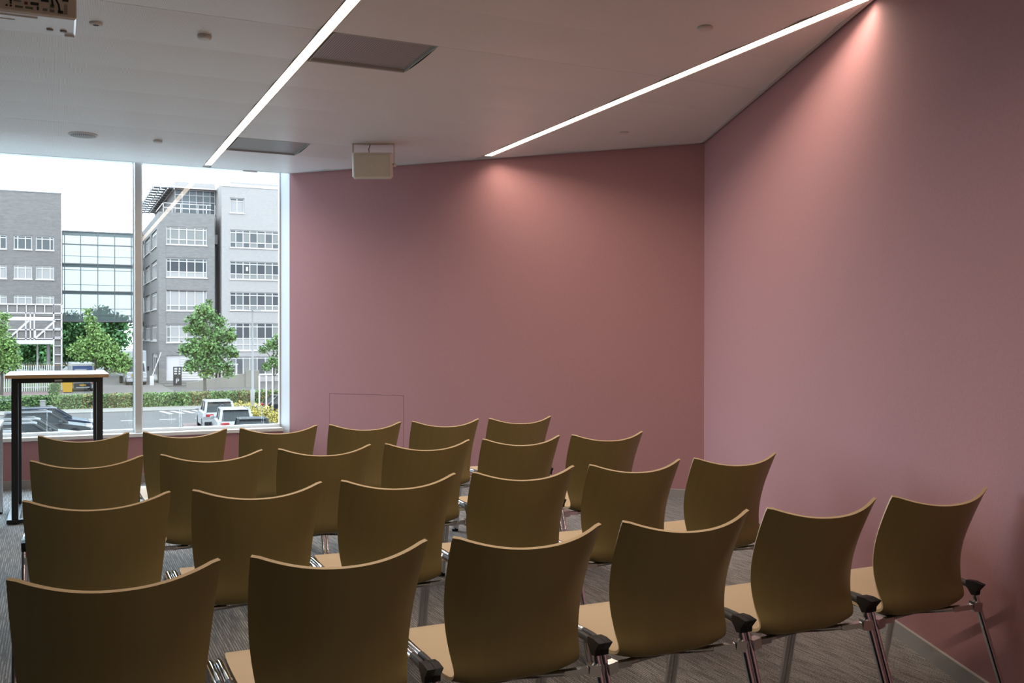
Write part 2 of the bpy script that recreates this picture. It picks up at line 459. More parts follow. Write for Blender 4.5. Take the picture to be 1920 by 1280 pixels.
# ------------------------------------------------------------------ window
win = empty('window_1', (0, YW, SILL)); struct(win, 'tall window with slim grey posts and clear panes')
HEAD = 3.060
def wpart(m, name, mt, par=win):
    o = m.build(name, mt, par); o.matrix_parent_inverse = Matrix.Translation((0, -YW, -SILL)); return o
m = MB().bbox(XL, WX1 - 0.003, YW - 0.022, YW + 0.13, SILL, SILL + 0.034, 0.003)
o = wpart(m, 'sill', 'sill_white'); o['label'] = 'white window ledge'
FB = SILL + 0.034
posts = [0.697 - 1.352 * k for k in range(0, 4)]
wpart(MB().box(XL, WX1 - 0.01, GY - 0.02, GY + 0.05, FB, FB + 0.028), 'frame', 'frame_white')
wpart(MB().box(XL, WX1 - 0.01, GY - 0.02, GY + 0.05, HEAD - 0.006, HEAD + 0.09), 'frame', 'frame_white')
wpart(MB().box(WX1 - 0.010, WX1 - 0.001, GY - 0.006, GY + 0.05, FB, HEAD), 'frame', 'frame_white')
for px_ in posts:
    o = wpart(MB().bbox(px_ - 0.032, px_ + 0.032, GY - 0.10, GY + 0.04, FB, HEAD, 0.003), 'mullion', 'frame_grey')
    wpart(MB().box(px_ - 0.042, px_ + 0.042, GY - 0.012, GY + 0.02, FB, HEAD), 'glazing_bead', 'frame_white')
    wpart(MB().box(px_ - 0.045, px_ + 0.045, GY + 0.004, GY + 0.010, FB, HEAD), 'gasket', 'gasket')
edges = [WX1 - 0.012] + posts + [XL]
for i in range(len(edges) - 1):
    b_, a_ = edges[i], edges[i + 1]
    wpart(MB().quad((a_, GY + 0.012, FB), (b_, GY + 0.012, FB), (b_, GY + 0.012, HEAD), (a_, GY + 0.012, HEAD)), 'pane', 'window_glass')
# lintel above the glass
struct(MB().box(XL, WC[0] + 0.3, YW + 0.195, YW + 0.42, HEAD + 0.02, ZC + 0.14).build('trim_2', 'frame_grey'), 'narrow trim above the window')

# ------------------------------------------------------------------ ceiling with perforated metal panels
ceil = MB().prism(ROOM, ZC + 0.06, ZC + 0.14).build('ceiling', 'ceiling_slab')
struct(ceil, 'suspended ceiling of pale perforated metal panels')
PY0, PP = 5.19, 0.617
GR = [(1.362, 1.962, 5.19, 5.785), (1.362, 1.962, 8.275, 8.88)]
def panel(x0, x1, y0, y1, name='panel', mt='ceiling_panel', dz=0.0):
    rect = clip([(x0, y0), (x1, y0), (x1, y1), (x0, y1)], INSET)
    if len(rect) < 3: return
    # slightly bowed underside: strips along the panel
    m = MB(); K = 8 if mt == 'ceiling_panel' else 1
    for k in range(K):
        ya, yb = y0 + (y1 - y0) * k / K, y0 + (y1 - y0) * (k + 1) / K
        pl_ = clip([(x0, ya), (x1, ya), (x1, yb), (x0, yb)], INSET)
        if len(pl_) < 3: continue
        def zz(y):
            t = (y - y0) / (y1 - y0)
            return ZC + dz - (0.009 * (1 - 4 * (t - 0.5) ** 2) if K > 1 else 0)
        n = len(pl_)
        m.add([(x, y, zz(y)) for x, y in pl_], [tuple(range(n - 1, -1, -1))], 0, True)
    n = len(rect)
    zt = ZC + 0.03
    m.add([(x, y, ZC + dz + 0.0) for x, y in rect] + [(x, y, zt) for x, y in rect], [(i, (i + 1) % n, n + (i + 1) % n, n + i) for i in range(n)])
    m.build(name, mt, ceil)
def inset_room(d):
    out = []; n = len(ROOM)
    for i in range(n):
        p0, p1, p2 = Vector(ROOM[i - 1]), Vector(ROOM[i]), Vector(ROOM[(i + 1) % n])
        d1 = (p1 - p0).normalized(); d2 = (p2 - p1).normalized(); n1 = Vector((-d1.y, d1.x)); n2 = Vector((-d2.y, d2.x))
        a = p1 + n1 * d; b = p1 + n2 * d
        cr = d1.x * d2.y - d1.y * d2.x
        t = ((b - a).x * d2.y - (b - a).y * d2.x) / cr
        q = a + d1 * t; out.append((q.x, q.y))
    return out
INSET = inset_room(0.030)
xs = [XL, -0.90, LED1[0] - 0.004, LED1[1] + 0.004, LED2[0] - 0.004, LED2[1] + 0.004, 6.0]
bays = [(xs[0], xs[1]), (xs[1], xs[2]), (xs[3], xs[4]), (xs[5], xs[6])]
j0 = int(math.floor((YB - PY0) / PP)); j1 = int(math.ceil((YW - PY0) / PP))
for j in range(j0, j1 + 1):
    g0 = 0.002 if j in (0, 5) else 0.0003
    g1 = 0.002 if j in (-1, 4) else 0.0003
    y0, y1 = PY0 + PP * j + g0, PY0 + PP * (j + 1) - g1
    for bi, (a_, b_) in enumerate(bays):
        if bi == 2:
            g_ = [q for q in GR if abs(q[2] - y0) < 0.05]
            if g_:
                panel(g_[0][1] + 0.002, b_, y0, y1); continue
        panel(a_ + 0.001, b_ - 0.001, y0, y1)
# strips that close the lamp slots beyond the lamps
for (a_, b_, ya, yb) in (LED1, LED2):
    panel(a_ - 0.003, b_ + 0.003, yb + 0.03, YW, 'slot_cover', 'ceiling_trim')
    panel(a_ - 0.003, b_ + 0.003, YB, ya - 0.03, 'slot_cover', 'ceiling_trim')
# edge trim: slim pale angle with a dark shadow gap behind it
m = MB()
def edge_trim(a, b, name, lab):
    a = Vector(a); b = Vector(b); d = (b - a).normalized(); n = Vector((-d.y, d.x))
    p = [tuple(a + n * 0.012), tuple(b + n * 0.012), tuple(b + n * 0.034), tuple(a + n * 0.034)]
    struct(MB().prism(p, ZC - 0.010, ZC + 0.014).build(name, 'ceiling_trim'), lab)
edge_trim((right_wall_x(YB), YB), RC, 'trim_3', 'slim ceiling edge trim above the right wall')
edge_trim(RC, WC, 'trim_4', 'slim ceiling edge trim above the back wall')
edge_trim(WC, (XL, YW), 'trim_5', 'slim ceiling edge trim above the window')

# ventilation grilles
for i, (a_, b_, ya, yb) in enumerate(GR):
    t = empty('ceiling_vent', ((a_ + b_) / 2, (ya + yb) / 2, ZC))
    tag(t, ['large square perforated ceiling vent beside the long lamp, nearer the camera', 'square perforated ceiling vent close to the window head'][i], 'vent', 'square ceiling vents')
    w, h = (b_ - a_) / 2, (yb - ya) / 2
    m = MB().quad((-w, h, 0.012), (w, h, 0.012), (w, -h, 0.012), (-w, -h, 0.012))
    m.build('grille', 'grille_metal', t)
    fr = MB()
    for q in ((-w, -w + 0.006, -h, h), (w - 0.006, w, -h, h), (-w, w, -h, -h + 0.006), (-w, w, h - 0.006, h)):
        fr.box(q[0], q[1], q[2], q[3], -0.002, 0.02)
    fr.build('frame', 'ceiling_trim', t)

# linear lamps
for i, (a_, b_, ya, yb) in enumerate((LED1, LED2)):
    t = empty('linear_ceiling_light', ((a_ + b_) / 2, (ya + yb) / 2, ZC - 0.0095))
    tag(t, ['long bright ceiling strip light running to the window head', 'long bright ceiling strip light ending above the back pink wall'][i], 'ceiling light', 'recessed strip lights')
    w, h = (b_ - a_) / 2, (yb - ya) / 2
    m = MB().quad((-w + .002, h, 0.0025), (w - .002, h, 0.0025), (w - .002, -h, 0.0025), (-w + .002, -h, 0.0025))
    m.build('diffuser', 'led_diffuser', t)
    ld = bpy.data.lights.new('lamp_beam', 'AREA'); ld.shape = 'RECTANGLE'; ld.size = 2 * w - .006; ld.size_y = 2 * h
    ld.energy = LED_WATT * 2 * h; ld.color = (1.0, 0.83, 0.66); ld.spread = R(LED_SPREAD)
    lo = bpy.data.objects.new('lamp_beam', ld); COL.objects.link(lo); lo.parent = t; lo.location = (0, 0, 0.0015)
    m = MB().box(-w - .003, -w + .001, -h - .03, h + .03, 0, 0.05).box(w - .001, w + .003, -h - .03, h + .03, 0, 0.05)
    m.box(-w, w, -h - .03, -h - .001, 0.006, 0.05).box(-w, w, h + .001, h + .03, 0.006, 0.05).box(-w, w, -h, h, 0.04, 0.05)
    m.build('housing', 'led_housing', t)

# round ceiling fittings
def disc(x, y, r_, h_, name, lab, cat, kind=0):
    tt = ((y - PY0) / PP) % 1.0
    t = empty(name, (x, y, ZC - 0.009 * (1 - 4 * (tt - .5) ** 2))); tag(t, lab, cat, 'small round ceiling fittings')
    if kind == 0:
        MB().lathe([(r_ * .62, -h_), (r_ * .9, -h_ * .9), (r_, -h_ * .6), (r_, -h_ * .25), (r_ * .82, 0.004)], (0, 0, 0)).build('body', 'disc_white', t)
        MB().lathe([(r_ * .80, -0.004), (r_ * .80, 0.006)], (0, 0, 0)).build('base', 'disc_dark', t)
    elif kind == 1:
        MB().lathe([(r_ * .55, -h_), (r_ * .95, -h_ * .8), (r_, -h_ * .3), (r_, 0.004)], (0, 0, 0)).build('ring', 'disc_white', t)
        MB().lathe([(r_ * .2, -h_ * 1.25), (r_ * .42, -h_ * 1.1), (r_ * .5, -h_ * .7)], (0, 0, 0)).build('lens', 'disc_dark', t)
    else:
        MB().lathe([(r_ * .93, -h_), (r_, -h_ * .7), (r_, 0.004)], (0, 0, 0), 40).build('rim', 'disc_white', t)
        MB().lathe([(r_ * .3, -h_ - .004), (r_ * .88, -h_ - .001), (r_ * .9, -h_ + .003)], (0, 0, 0), 40).build('mesh_cover', 'grille_metal', t)
disc(0.184, 5.542, 0.034, 0.012, 'ceiling_sensor', 'small round ceiling sensor with dark centre just right of the projector', 'sensor', 1)
disc(0.727, 5.518, 0.038, 0.022, 'smoke_detector', 'round white ceiling detector between projector and strip light', 'detector')
disc(0.763, 8.642, 0.038, 0.022, 'smoke_detector', 'small white ceiling detector near the window beside the round speaker', 'detector')
disc(3.112, 4.241, 0.042, 0.014, 'smoke_detector', 'round flat ceiling detector above the second strip light', 'detector')
disc(4.126, 6.702, 0.040, 0.010, 'smoke_detector', 'flat round ceiling detector near the far pink corner', 'detector')
disc(0.190, 8.650, 0.112, 0.012, 'ceiling_speaker', 'flat round grey ceiling loudspeaker near the window', 'speaker', 2)

# small clip on the ceiling edge by the window
tag(MB().bbox(1.66, 1.80, YW - 0.030, YW - 0.008, ZC - 0.022, ZC - 0.007, 0.003).build('blind_bracket', 'frame_grey'), 'tiny grey bracket under the ceiling edge above the window', 'bracket')

# ------------------------------------------------------------------ hanging wall loudspeaker
sp = empty('loudspeaker', (2.445, 8.02, ZC), -yaw - R(1))
tag(sp, 'cream box loudspeaker hung under the ceiling on a yoke bracket', 'speaker')
W2 = 0.172
# local: x right, -y towards the camera, z down from ceiling
m = MB()
prof = [(-W2 + .018, -.10), (W2 - .018, -.10), (W2, -.075), (W2 - .02, .09), (-W2 + .02, .09), (-W2, -.075)]
zb, zt = -0.305, -0.085
n = len(prof)
vs = []
for z_, s_ in ((zb, .90), (zb + .02, 1.0), (zt - .02, 1.0), (zt, .97)):
    vs += [(x * s_, y * s_, z_) for x, y in prof]
fs = [tuple(range(n - 1, -1, -1)), tuple(range(3 * n, 4 * n))]
for k in range(3):
    fs += [(k * n + i, k * n + (i + 1) % n, (k + 1) * n + (i + 1) % n, (k + 1) * n + i) for i in range(n)]
m.add(vs, fs)
TL = R(10)
def tilt(o):
    o.rotation_euler = (TL, 0, 0); o.location = (0, -.19 * math.sin(TL), -.19 + .19 * math.cos(TL))
tilt(m.build('cabinet', 'speaker_cream', sp))
tilt(MB().bbox(-W2 + .022, W2 - .022, -.108, -.096, zb + .018, zt - .016, .004).build('front_grille', 'speaker_mesh', sp))
tilt(MB().box(-.007, .007, -.111, -.106, -.200, -.188).build('badge', 'speaker_cream', sp))
m = MB().box(-W2 - .004, W2 + .004, -.022, .022, -.014, -.010)
m.box(-W2 - .006, -W2 - .002, -.022, .022, -.20, -.010).box(W2 + .002, W2 + .006, -.022, .022, -.20, -.010)
m.build('yoke_bracket', 'speaker_cream', sp)
for s_ in (-1, 1):
    MB().tube([(s_ * (W2 + .018), 0, -.19), (s_ * (W2 - .01), 0, -.19)], .015, 12).build('knob', 'speaker_cream', sp)
MB().box(-.055, .055, -.03, .03, -.010, 0.004).build('mounting_plate', 'speaker_cream', sp)
MB().tube([(-.03, 0.01, -.012), (-.045, .02, -.05), (-.04, .03, -.09)], .003, 6).build('cable', 'black_plastic', sp)

# ------------------------------------------------------------------ projector
pj = empty('projector', (-0.135, 4.60, 2.75)); tag(pj, 'white ceiling projector with beige connector panel in the top corner', 'projector')
PW = 0.21
m = MB().bbox(-PW, PW, 0.0, 0.275, 0.0, 0.155, .008); m.build('body', 'projector_white', pj)
MB().bbox(-PW - .001, PW + .001, -.010, .004, 0.004, 0.152, .004).build('rear_panel', 'projector_back', pj)
m = MB().box(PW - .045, PW - .004, .235, .272, -.010, .002); m.build('foot', 'projector_white', pj)
MB().bbox(-.18, .06, .03, .06, -.006, .002, .002).build('latch', 'projector_white', pj)
MB().box(-.20, -.03, .10, .268, -.003, .002).build('lamp_cover', 'projector_white', pj)
for x_ in (.105, .160): MB().lathe([(.006, -.006), (.014, -.005), (.015, .002)], (x_, .185, 0)).build('screw_pad', 'port_grey', pj)
y_ = -.0135
def port(x, z, w, h, mt): MB().bbox(x - w / 2, x + w / 2, y_, -.009, z - h / 2, z + h / 2, .0015).build('port', mt, pj)
def pxx(px_): return PW - (143 - px_) / 143 * 0.292      # picture column on the rear face to local x
def pzz(py_, px_): return ((20 + 18 * px_ / 143) - py_) * 0.00228
for (cx, cy, w, h, mt) in [(35, 14.2, .030, .009, 'port_green'), (54, 16.2, .030, .009, 'port_green'), (64, 8.8, .032, .012, 'port_black'), (48, 7.6, .013, .012, 'port_red'),
                           (12.5, 11.2, .008, .008, 'port_black'), (20, 12.2, .008, .008, 'port_black'), (20, 7, .008, .008, 'port_black'), (20, 2, .010, .012, 'port_black'),
                           (70, 17.2, .007, .016, 'port_black'), (83.5, 19.8, .018, .011, 'port_grey'), (97, 22, .017, .012, 'port_grey'), (97, 13, .016, .014, 'port_green'),
                           (112.5, 24, .020, .013, 'port_black'), (83, 2, .030, .014, 'port_black'), (122, 1.5, .024, .014, 'port_black'), (32, 3.5, .030, .006, 'port_grey')]:
    port(pxx(cx), pzz(cy, cx), w, h, mt)
for i in range(8): MB().box(pxx(119), pxx(126), -.0115, -.009, pzz(28 - i * 2.4, 122), pzz(28 - i * 2.4, 122) + .0022).build('vent_slat', 'port_grey', pj)
for x0_, z0_ in ((pxx(98), pzz(12, 98)), (pxx(111), pzz(22, 111))):
    MB().tube([(x0_, -.012, z0_), (x0_ - .004, -.035, z0_ + .02), (x0_ - .03, -.03, z0_ + .07), (x0_ - .05, -.02, z0_ + .16), (x0_ - .05, .05, .285)], .004, 8).build('cable', 'black_plastic', pj)
MB().tube([(0, .12, .15), (0, .12, .29)], .025, 14).build('mount_pole', 'projector_white', pj)
MB().bbox(-.07, .07, .05, .19, .276, .290, .003).build('mount_plate', 'projector_white', pj)

# ================================================================== CHAIRS
ST = [  # centre (y,z), edge (y,z), half width
    ((-.056, .800), (.000, .843), .2345),
    ((-.032, .735), (.040, .767), .2320),
    ((-.006, .665), (.076, .688), .2275),
    ((.018, .600), (.097, .615), .2220),
    ((.034, .540), (.101, .550), .2150),
    ((.044, .484), (.090, .492), .2070),
    ((.050, .436), (.073, .452), .2015),
    ((.068, .402), (.078, .425), .2005),
    ((.112, .389), (.112, .411), .2050),
    ((.190, .400), (.190, .418), .2170),
    ((.290, .426), (.290, .438), .2290),
    ((.380, .446), (.380, .452), .2330),
    ((.440, .452), (.438, .456), .2300),
    ((.475, .448), (.468, .450), .2180),
    ((.492, .438), (.480, .440), .1980)]
def catmull(P, sub):
    P = np.array(P, float); out = []
    n = len(P)
    for i in range(n - 1):
        p0, p1, p2, p3 = P[max(i - 1, 0)], P[i], P[i + 1], P[min(i + 2, n - 1)]
        for k in range(sub):
            t = k / sub
            out.append(.5 * ((2 * p1) + (-p0 + p2) * t + (2 * p0 - 5 * p1 + 4 * p2 - p3) * t * t + (-p0 + 3 * p1 - 3 * p2 + p3) * t ** 3))
    out.append(P[-1]); return np.array(out)
def make_shell(parent):
    rows = catmull([(c[0], c[1], e[0], e[1], w) for c, e, w in ST], 3)
    NU = 24
    us = np.linspace(-1, 1, NU + 1)
    nv = len(rows)
    S = np.zeros((nv, NU + 1, 3))
    for i, (cy, cz, ey, ez, w) in enumerate(rows):
        a = np.abs(us) ** (2.15 + 1.2 * max(0.0, min(1.0, (i - 15) / 6)))
        S[i, :, 0] = us * w; S[i, :, 1] = cy + (ey - cy) * a; S[i, :, 2] = cz + (ez - cz) * a
    # round the two top corners a little
    dv = np.gradient(S, axis=0); du = np.gradient(S, axis=1)
    N = np.cross(dv, du); N /= np.linalg.norm(N, axis=2, keepdims=True)
    # orient to the sitter's side (forward / up)
    if N[nv // 6, NU // 2, 1] < 0: N = -N
    T = 0.0105
    I = S + N * T
    S[0, 0, 2] -= .004; S[0, -1, 2] -= .004; I[0, 0, 2] -= .004; I[0, -1, 2] -= .004
    cut = 7 * 3
    def piece(name, r0, r1, top, front):
        vs = []; nr = []; idx = {}
        def vid(layer, i, k, nvec, tagk):
            key = (layer, i, k, tagk)
            if key not in idx:
                idx[key] = len(vs); vs.append(tuple((S if layer == 0 else I)[i, k])); nr.append(tuple(nvec))
            return idx[key]
        fs = []; fm = []
        for i in range(r0, r1):
            for k in range(NU):
                fm += [0, 1]
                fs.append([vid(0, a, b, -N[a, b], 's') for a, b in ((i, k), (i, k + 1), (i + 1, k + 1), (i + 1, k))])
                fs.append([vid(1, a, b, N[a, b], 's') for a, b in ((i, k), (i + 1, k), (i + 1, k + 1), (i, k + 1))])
        for k, sgn in ((0, -1), (NU, 1)):
            for i in range(r0, r1):
                nv_ = du[i, k] / np.linalg.norm(du[i, k]) * sgn
                q = [vid(0, i, k, nv_, 'e'), vid(0, i + 1, k, nv_, 'e'), vid(1, i + 1, k, nv_, 'e'), vid(1, i, k, nv_, 'e')]
                fs.append(q if sgn < 0 else q[::-1]); fm.append(2)
        for i, sgn, on in ((r0, -1, top), (r1, 1, front)):
            if on:
                for k in range(NU):
                    nv_ = dv[i, k] / np.linalg.norm(dv[i, k]) * sgn
                    q = [vid(0, i, k, nv_, 'r'), vid(1, i, k, nv_, 'r'), vid(1, i, k + 1, nv_, 'r'), vid(0, i, k + 1, nv_, 'r')]
                    fs.append(q if sgn < 0 else q[::-1]); fm.append(2)
        VA, NA = np.array(vs), np.array(nr)
        for q in fs:
            fn = np.cross(VA[q[2]] - VA[q[0]], VA[q[3]] - VA[q[1]])
            if fn @ NA[q].sum(0) < 0: q.reverse()
        me = bpy.data.meshes.new(name); me.from_pydata(vs, [], fs)
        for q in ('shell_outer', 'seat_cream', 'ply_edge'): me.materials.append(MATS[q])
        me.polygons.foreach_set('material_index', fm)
        me.polygons.foreach_set('use_smooth', [True] * len(fs)); me.update()
        me.normals_split_custom_set_from_vertices([Vector(x) for x in nr])
        return link(name, me, parent)
    piece('backrest', 0, cut, True, False)
    piece('seat', cut, nv - 1, False, True)

def make_chair():
    t = empty('stacking_chair')
    make_shell(t)
    XF = 0.2578
    for s in (-1, 1):
        x = s * XF
        path = [(x, -.085, .012), (x, .070, .425), (x, .082, .448), (x, .098, .461), (x, .12, .466), (x, .34, .470), (x, .375, .467), (x, .402, .455), (x, .418, .435), (x, .428, .405), (x, .515, .012)]
        fr = MB().tube(path, .0113, 12).build('leg_frame', 'chrome', t)
        MB().tube([(x, -.0895, .0), (x, -.086, .010), (x, -.079, .028)], [.0112, .0115, .0112], 12).build('foot_cap', 'black_plastic', fr)
        MB().tube([(x, .5175, .0), (x, .5155, .010), (x, .5115, .028)], [.0112, .0115, .0112], 12).build('foot_cap', 'black_plastic', fr)
        MB().tube([(x, .10, .463), (x, .13, .4670), (x, .185, .4680), (x, .190, .4680)], [.0118, .0118, .0116, .0108], 12).build('sleeve', 'dark_sleeve', fr)
        # black corner connector with its backward-pointing lip
        m = MB()
        prof = [(.104, .480), (.070, .482), (.034, .476), (.057, .449), (.059, .432), (.080, .430), (.095, .450), (.104, .456)]
        n = len(prof); w = .0115
        vs = [(x - w, y, z) for y, z in prof] + [(x + w, y, z) for y, z in prof]
        m.add(vs, [tuple(range(n)), tuple(range(2 * n - 1, n - 1, -1))] + [(i, n + i, n + (i + 1) % n, (i + 1) % n) for i in range(n)])
        m.build('connector', 'black_plastic', t)
        # cast bracket that carries the crossbars
        m = MB()
        m.bar((x, .052, .392), (x - s * .035, .058, .396), .030, .034)
        m.bar((x - s * .035, .058, .396), (x - s * .10, .085, .386), .024, .018)
        m.build('bracket', 'aluminium', t)
    m = MB().tube([(-XF, .058, .394), (-.19, .075, .390), (-.10, .12, .380), (.10, .12, .380), (.19, .075, .390), (XF, .058, .394)], .0105, 10)
    m.build('rear_crossbar', 'aluminium', t)
    m = MB().tube([(-XF, .430, .398), (-.16, .37, .405), (.16, .37, .405), (XF, .430, .398)], .0095, 10)
    m.build('front_crossbar', 'aluminium', t)
    m = MB().bbox(-.12, .12, .13, .36, .378, .392, .005); m.build('seat_support', 'black_plastic', t)
    return t
chair0 = make_chair()
ROWS = [('row nearest the camera', 2.4635, 0.1276), ('second row from the camera', 3.6086, 0.1261), ('third row from the camera', 4.7490, 0.1212), ('row nearest the window', 5.9199, 0.1336)]
ORD = ['leftmost', 'second from left', 'third from left', 'third from right', 'second from right', 'rightmost']
jit = random.Random(3)
first = True
for rname, ry, rx in ROWS:
    for k in range(6):
        c = chair0 if first else copy_tree(chair0)
        first = False
        c.location = (rx + k * 0.54, ry, 0.0); c.rotation_euler = (0, 0, 0)
        tag(c, 'pale wooden shell chair, %s in the %s' % (ORD[k], rname), 'chair', 'linked shell chairs in rows')

# ================================================================== TALL TABLE AND DESK
tb = empty('tall_table', (0, 0, 0)); tag(tb, 'tall black-framed table with pale top standing before the window', 'table')
TX, TY0, TY1, TH = 0.352, 8.02, 8.82, 1.100
m = MB().bbox(-TX, TX, TY0 - 0.03, TY1 + .03, TH - .004, TH, .001); m.build('table_top', 'table_white', tb)
m = MB().box(-TX, TX, TY0 - 0.03, TY1 + .03, TH - .026, TH - .004); m.build('edge_band', 'beech_edge', tb)
PO = 0.288
for sx in (-1, 1):
    for yy in (TY0 + .0, TY1 - .045):
        MB().bbox(sx * PO - .0225, sx * PO + .0225, yy, yy + .045, .035, TH - .026, .003).build('leg', 'black_steel', tb)
    MB().bbox(sx * PO - .055 if sx < 0 else sx * PO - .03, sx * PO + .03 if sx < 0 else sx * PO + .055, TY0 - .01, TY1, .006, .035, .003).build('foot_bar', 'black_steel', tb)
    MB().box(sx * PO - .0225, sx * PO + .0225, TY0 + .045, TY1 - .045, TH - .066, TH - .026).build('side_rail', 'black_steel', tb)
    for yy in (TY0 + .02, TY1 - .05):
        MB().lathe([(.016, 0), (.018, .003), (.012, .008)], (sx * PO, yy, 0)).build('glide', 'black_plastic', tb)
MB().box(-PO + .0225, PO - .0225, TY0 + .002, TY0 + .040, TH - .062, TH - .026).build('front_rail', 'black_steel', tb)
MB().box(-PO + .0225, PO - .0225, TY0 + .004, TY0 + .042, .006, .033).build('floor_rail', 'black_steel', tb)
MB().box(-PO + .0225, PO - .0225, TY1 - .042, TY1 - .004, TH - .062, TH - .026).build('rear_rail', 'black_steel', tb)
MB().box(-.022, .030, TY0 - .0005, TY0 + .002, TH - .052, TH - .040).build('sticker', 'frame_grey', tb)['label'] = 'small pale sticker'

dk = empty('desk', (0, 0, 0)); tag(dk, 'white desk corner with metal leg cut by the picture edge', 'desk')
MB().bbox(-1.78, -.382, 7.90, 8.585, .705, .730, .002).build('table_top', 'table_white', dk)
for x_ in (-1.74, -.412):
    for yy in (7.93, 8.55):
        MB().bbox(x_ - .022, x_ + .022, yy - .02, yy + .02, .012, .705, .003).build('leg', 'aluminium', dk)
        MB().lathe([(.018, 0), (.02, .004), (.02, .012)], (x_, yy, 0)).build('glide', 'black_plastic', dk)
    MB().box(x_ - .015, x_ + .015, 7.95, 8.53, .665, .705).build('side_rail', 'black_steel', dk)
MB().box(-1.72, -.434, 8.54, 8.56, .665, .705).build('back_rail', 'black_steel', dk)

# ================================================================== OUTSIDE
gr = MB().box(-220, 260, YW + 3, 420, GZ - .3, GZ).build('ground', 'asphalt'); struct(gr, 'grey asphalt street and car park')
def slab(name, mt, poly, z, lab):
    return struct(MB().prism(poly, GZ, GZ + z).build(name, mt), lab)
slab('pavement_kerb', 'kerb_pale', [(-40, 73.6), (40, 73.6), (40, 77.4), (-40, 77.4)], .06, 'pale pavement strip in front of the hedge')
slab('pavement_behind_hedge', 'concrete_pale', [(-40, 79.6), (40, 79.6), (40, 92), (-40, 92)], .05, 'pale pavement behind the hedge')
slab('pavement_pink', 'paving_pink', [(-40, 97), (0.5, 97), (0.5, 103.6), (-40, 103.6)], .055, 'pinkish paving by the white fence')
slab('driveway', 'paving_grey', [(0.5, 92), (10.2, 92), (10.2, 135), (0.5, 135)], .045, 'grey paved driveway under the glass bridge')
slab('lawn', 'grass_dull', [(-60, 104.4), (0.4, 104.4), (0.4, 170), (-60, 170)], .04, 'dull green lawn behind the fence')
slab('parking_bay', 'paving_pink', [(6.6, 56.5), (7.4, 56.5), (10.0, 62.5), (6.9, 62.5)], .012, 'reddish paving of a parking bay')
def paint(poly, lab, nm='road_line'):
    tag(MB().prism(poly, GZ, GZ + .015).build(nm, 'road_paint'), lab, 'road marking', 'white road markings')
for i, x_ in enumerate((1.6, 3.6, 5.9, 8.1)):
    paint([(x_, 65.9), (x_ + 1.0, 65.9), (x_ + 1.0, 66.15), (x_, 66.15)], 'white dash on the street, %s of four' % ['first from the left', 'second', 'third', 'rightmost'][i], 'road_dash')
for i in range(6):
    x_ = 6.9 + i * .75
    tag(MB().prism([(x_, 70.6), (x_ + .32, 70.6), (x_ - .1, 73.3), (x_ - .42, 73.3)], GZ, GZ + .015).build('road_hatch', 'road_paint'), 'slanted white hatch stripe beside the kerb, %s of six' % ['leftmost', 'second from left', 'third from left', 'third from right', 'second from right', 'rightmost'][i], 'road marking', 'slanted hatch stripes')

# ---------------- buildings
def facade(m, axis, fixed, a0, a1, z0, z1, holes, depth=0.0, mi=0, sign=1):
    """wall sheet with rectangular openings; axis 'x' runs along X at y=fixed (faces -Y), 'y' runs along Y at x=fixed (faces -X)"""
    A = sorted({a0, a1, *[h[0] for h in holes], *[h[1] for h in holes]}); Z = sorted({z0, z1, *[h[2] for h in holes], *[h[3] for h in holes]})
    def P(a, z, off=0.0): return (a, fixed + off, z) if axis == 'x' else (fixed + off, a, z)
    for i in range(len(A) - 1):
        for j in range(len(Z) - 1):
            ca, cz = (A[i] + A[i + 1]) / 2, (Z[j] + Z[j + 1]) / 2
            if any(h[0] < ca < h[1] and h[2] < cz < h[3] for h in holes): continue
            m.quad(P(A[i], Z[j]), P(A[i + 1], Z[j]), P(A[i + 1], Z[j + 1]), P(A[i], Z[j + 1]), mi)
    for h in holes:
        q = [(h[0], h[2]), (h[1], h[2]), (h[1], h[3]), (h[0], h[3])]
        for k in range(4):
            a, b = q[k], q[(k + 1) % 4]
            m.quad(P(*a), P(*b), P(*b, depth), P(*a, depth), mi)
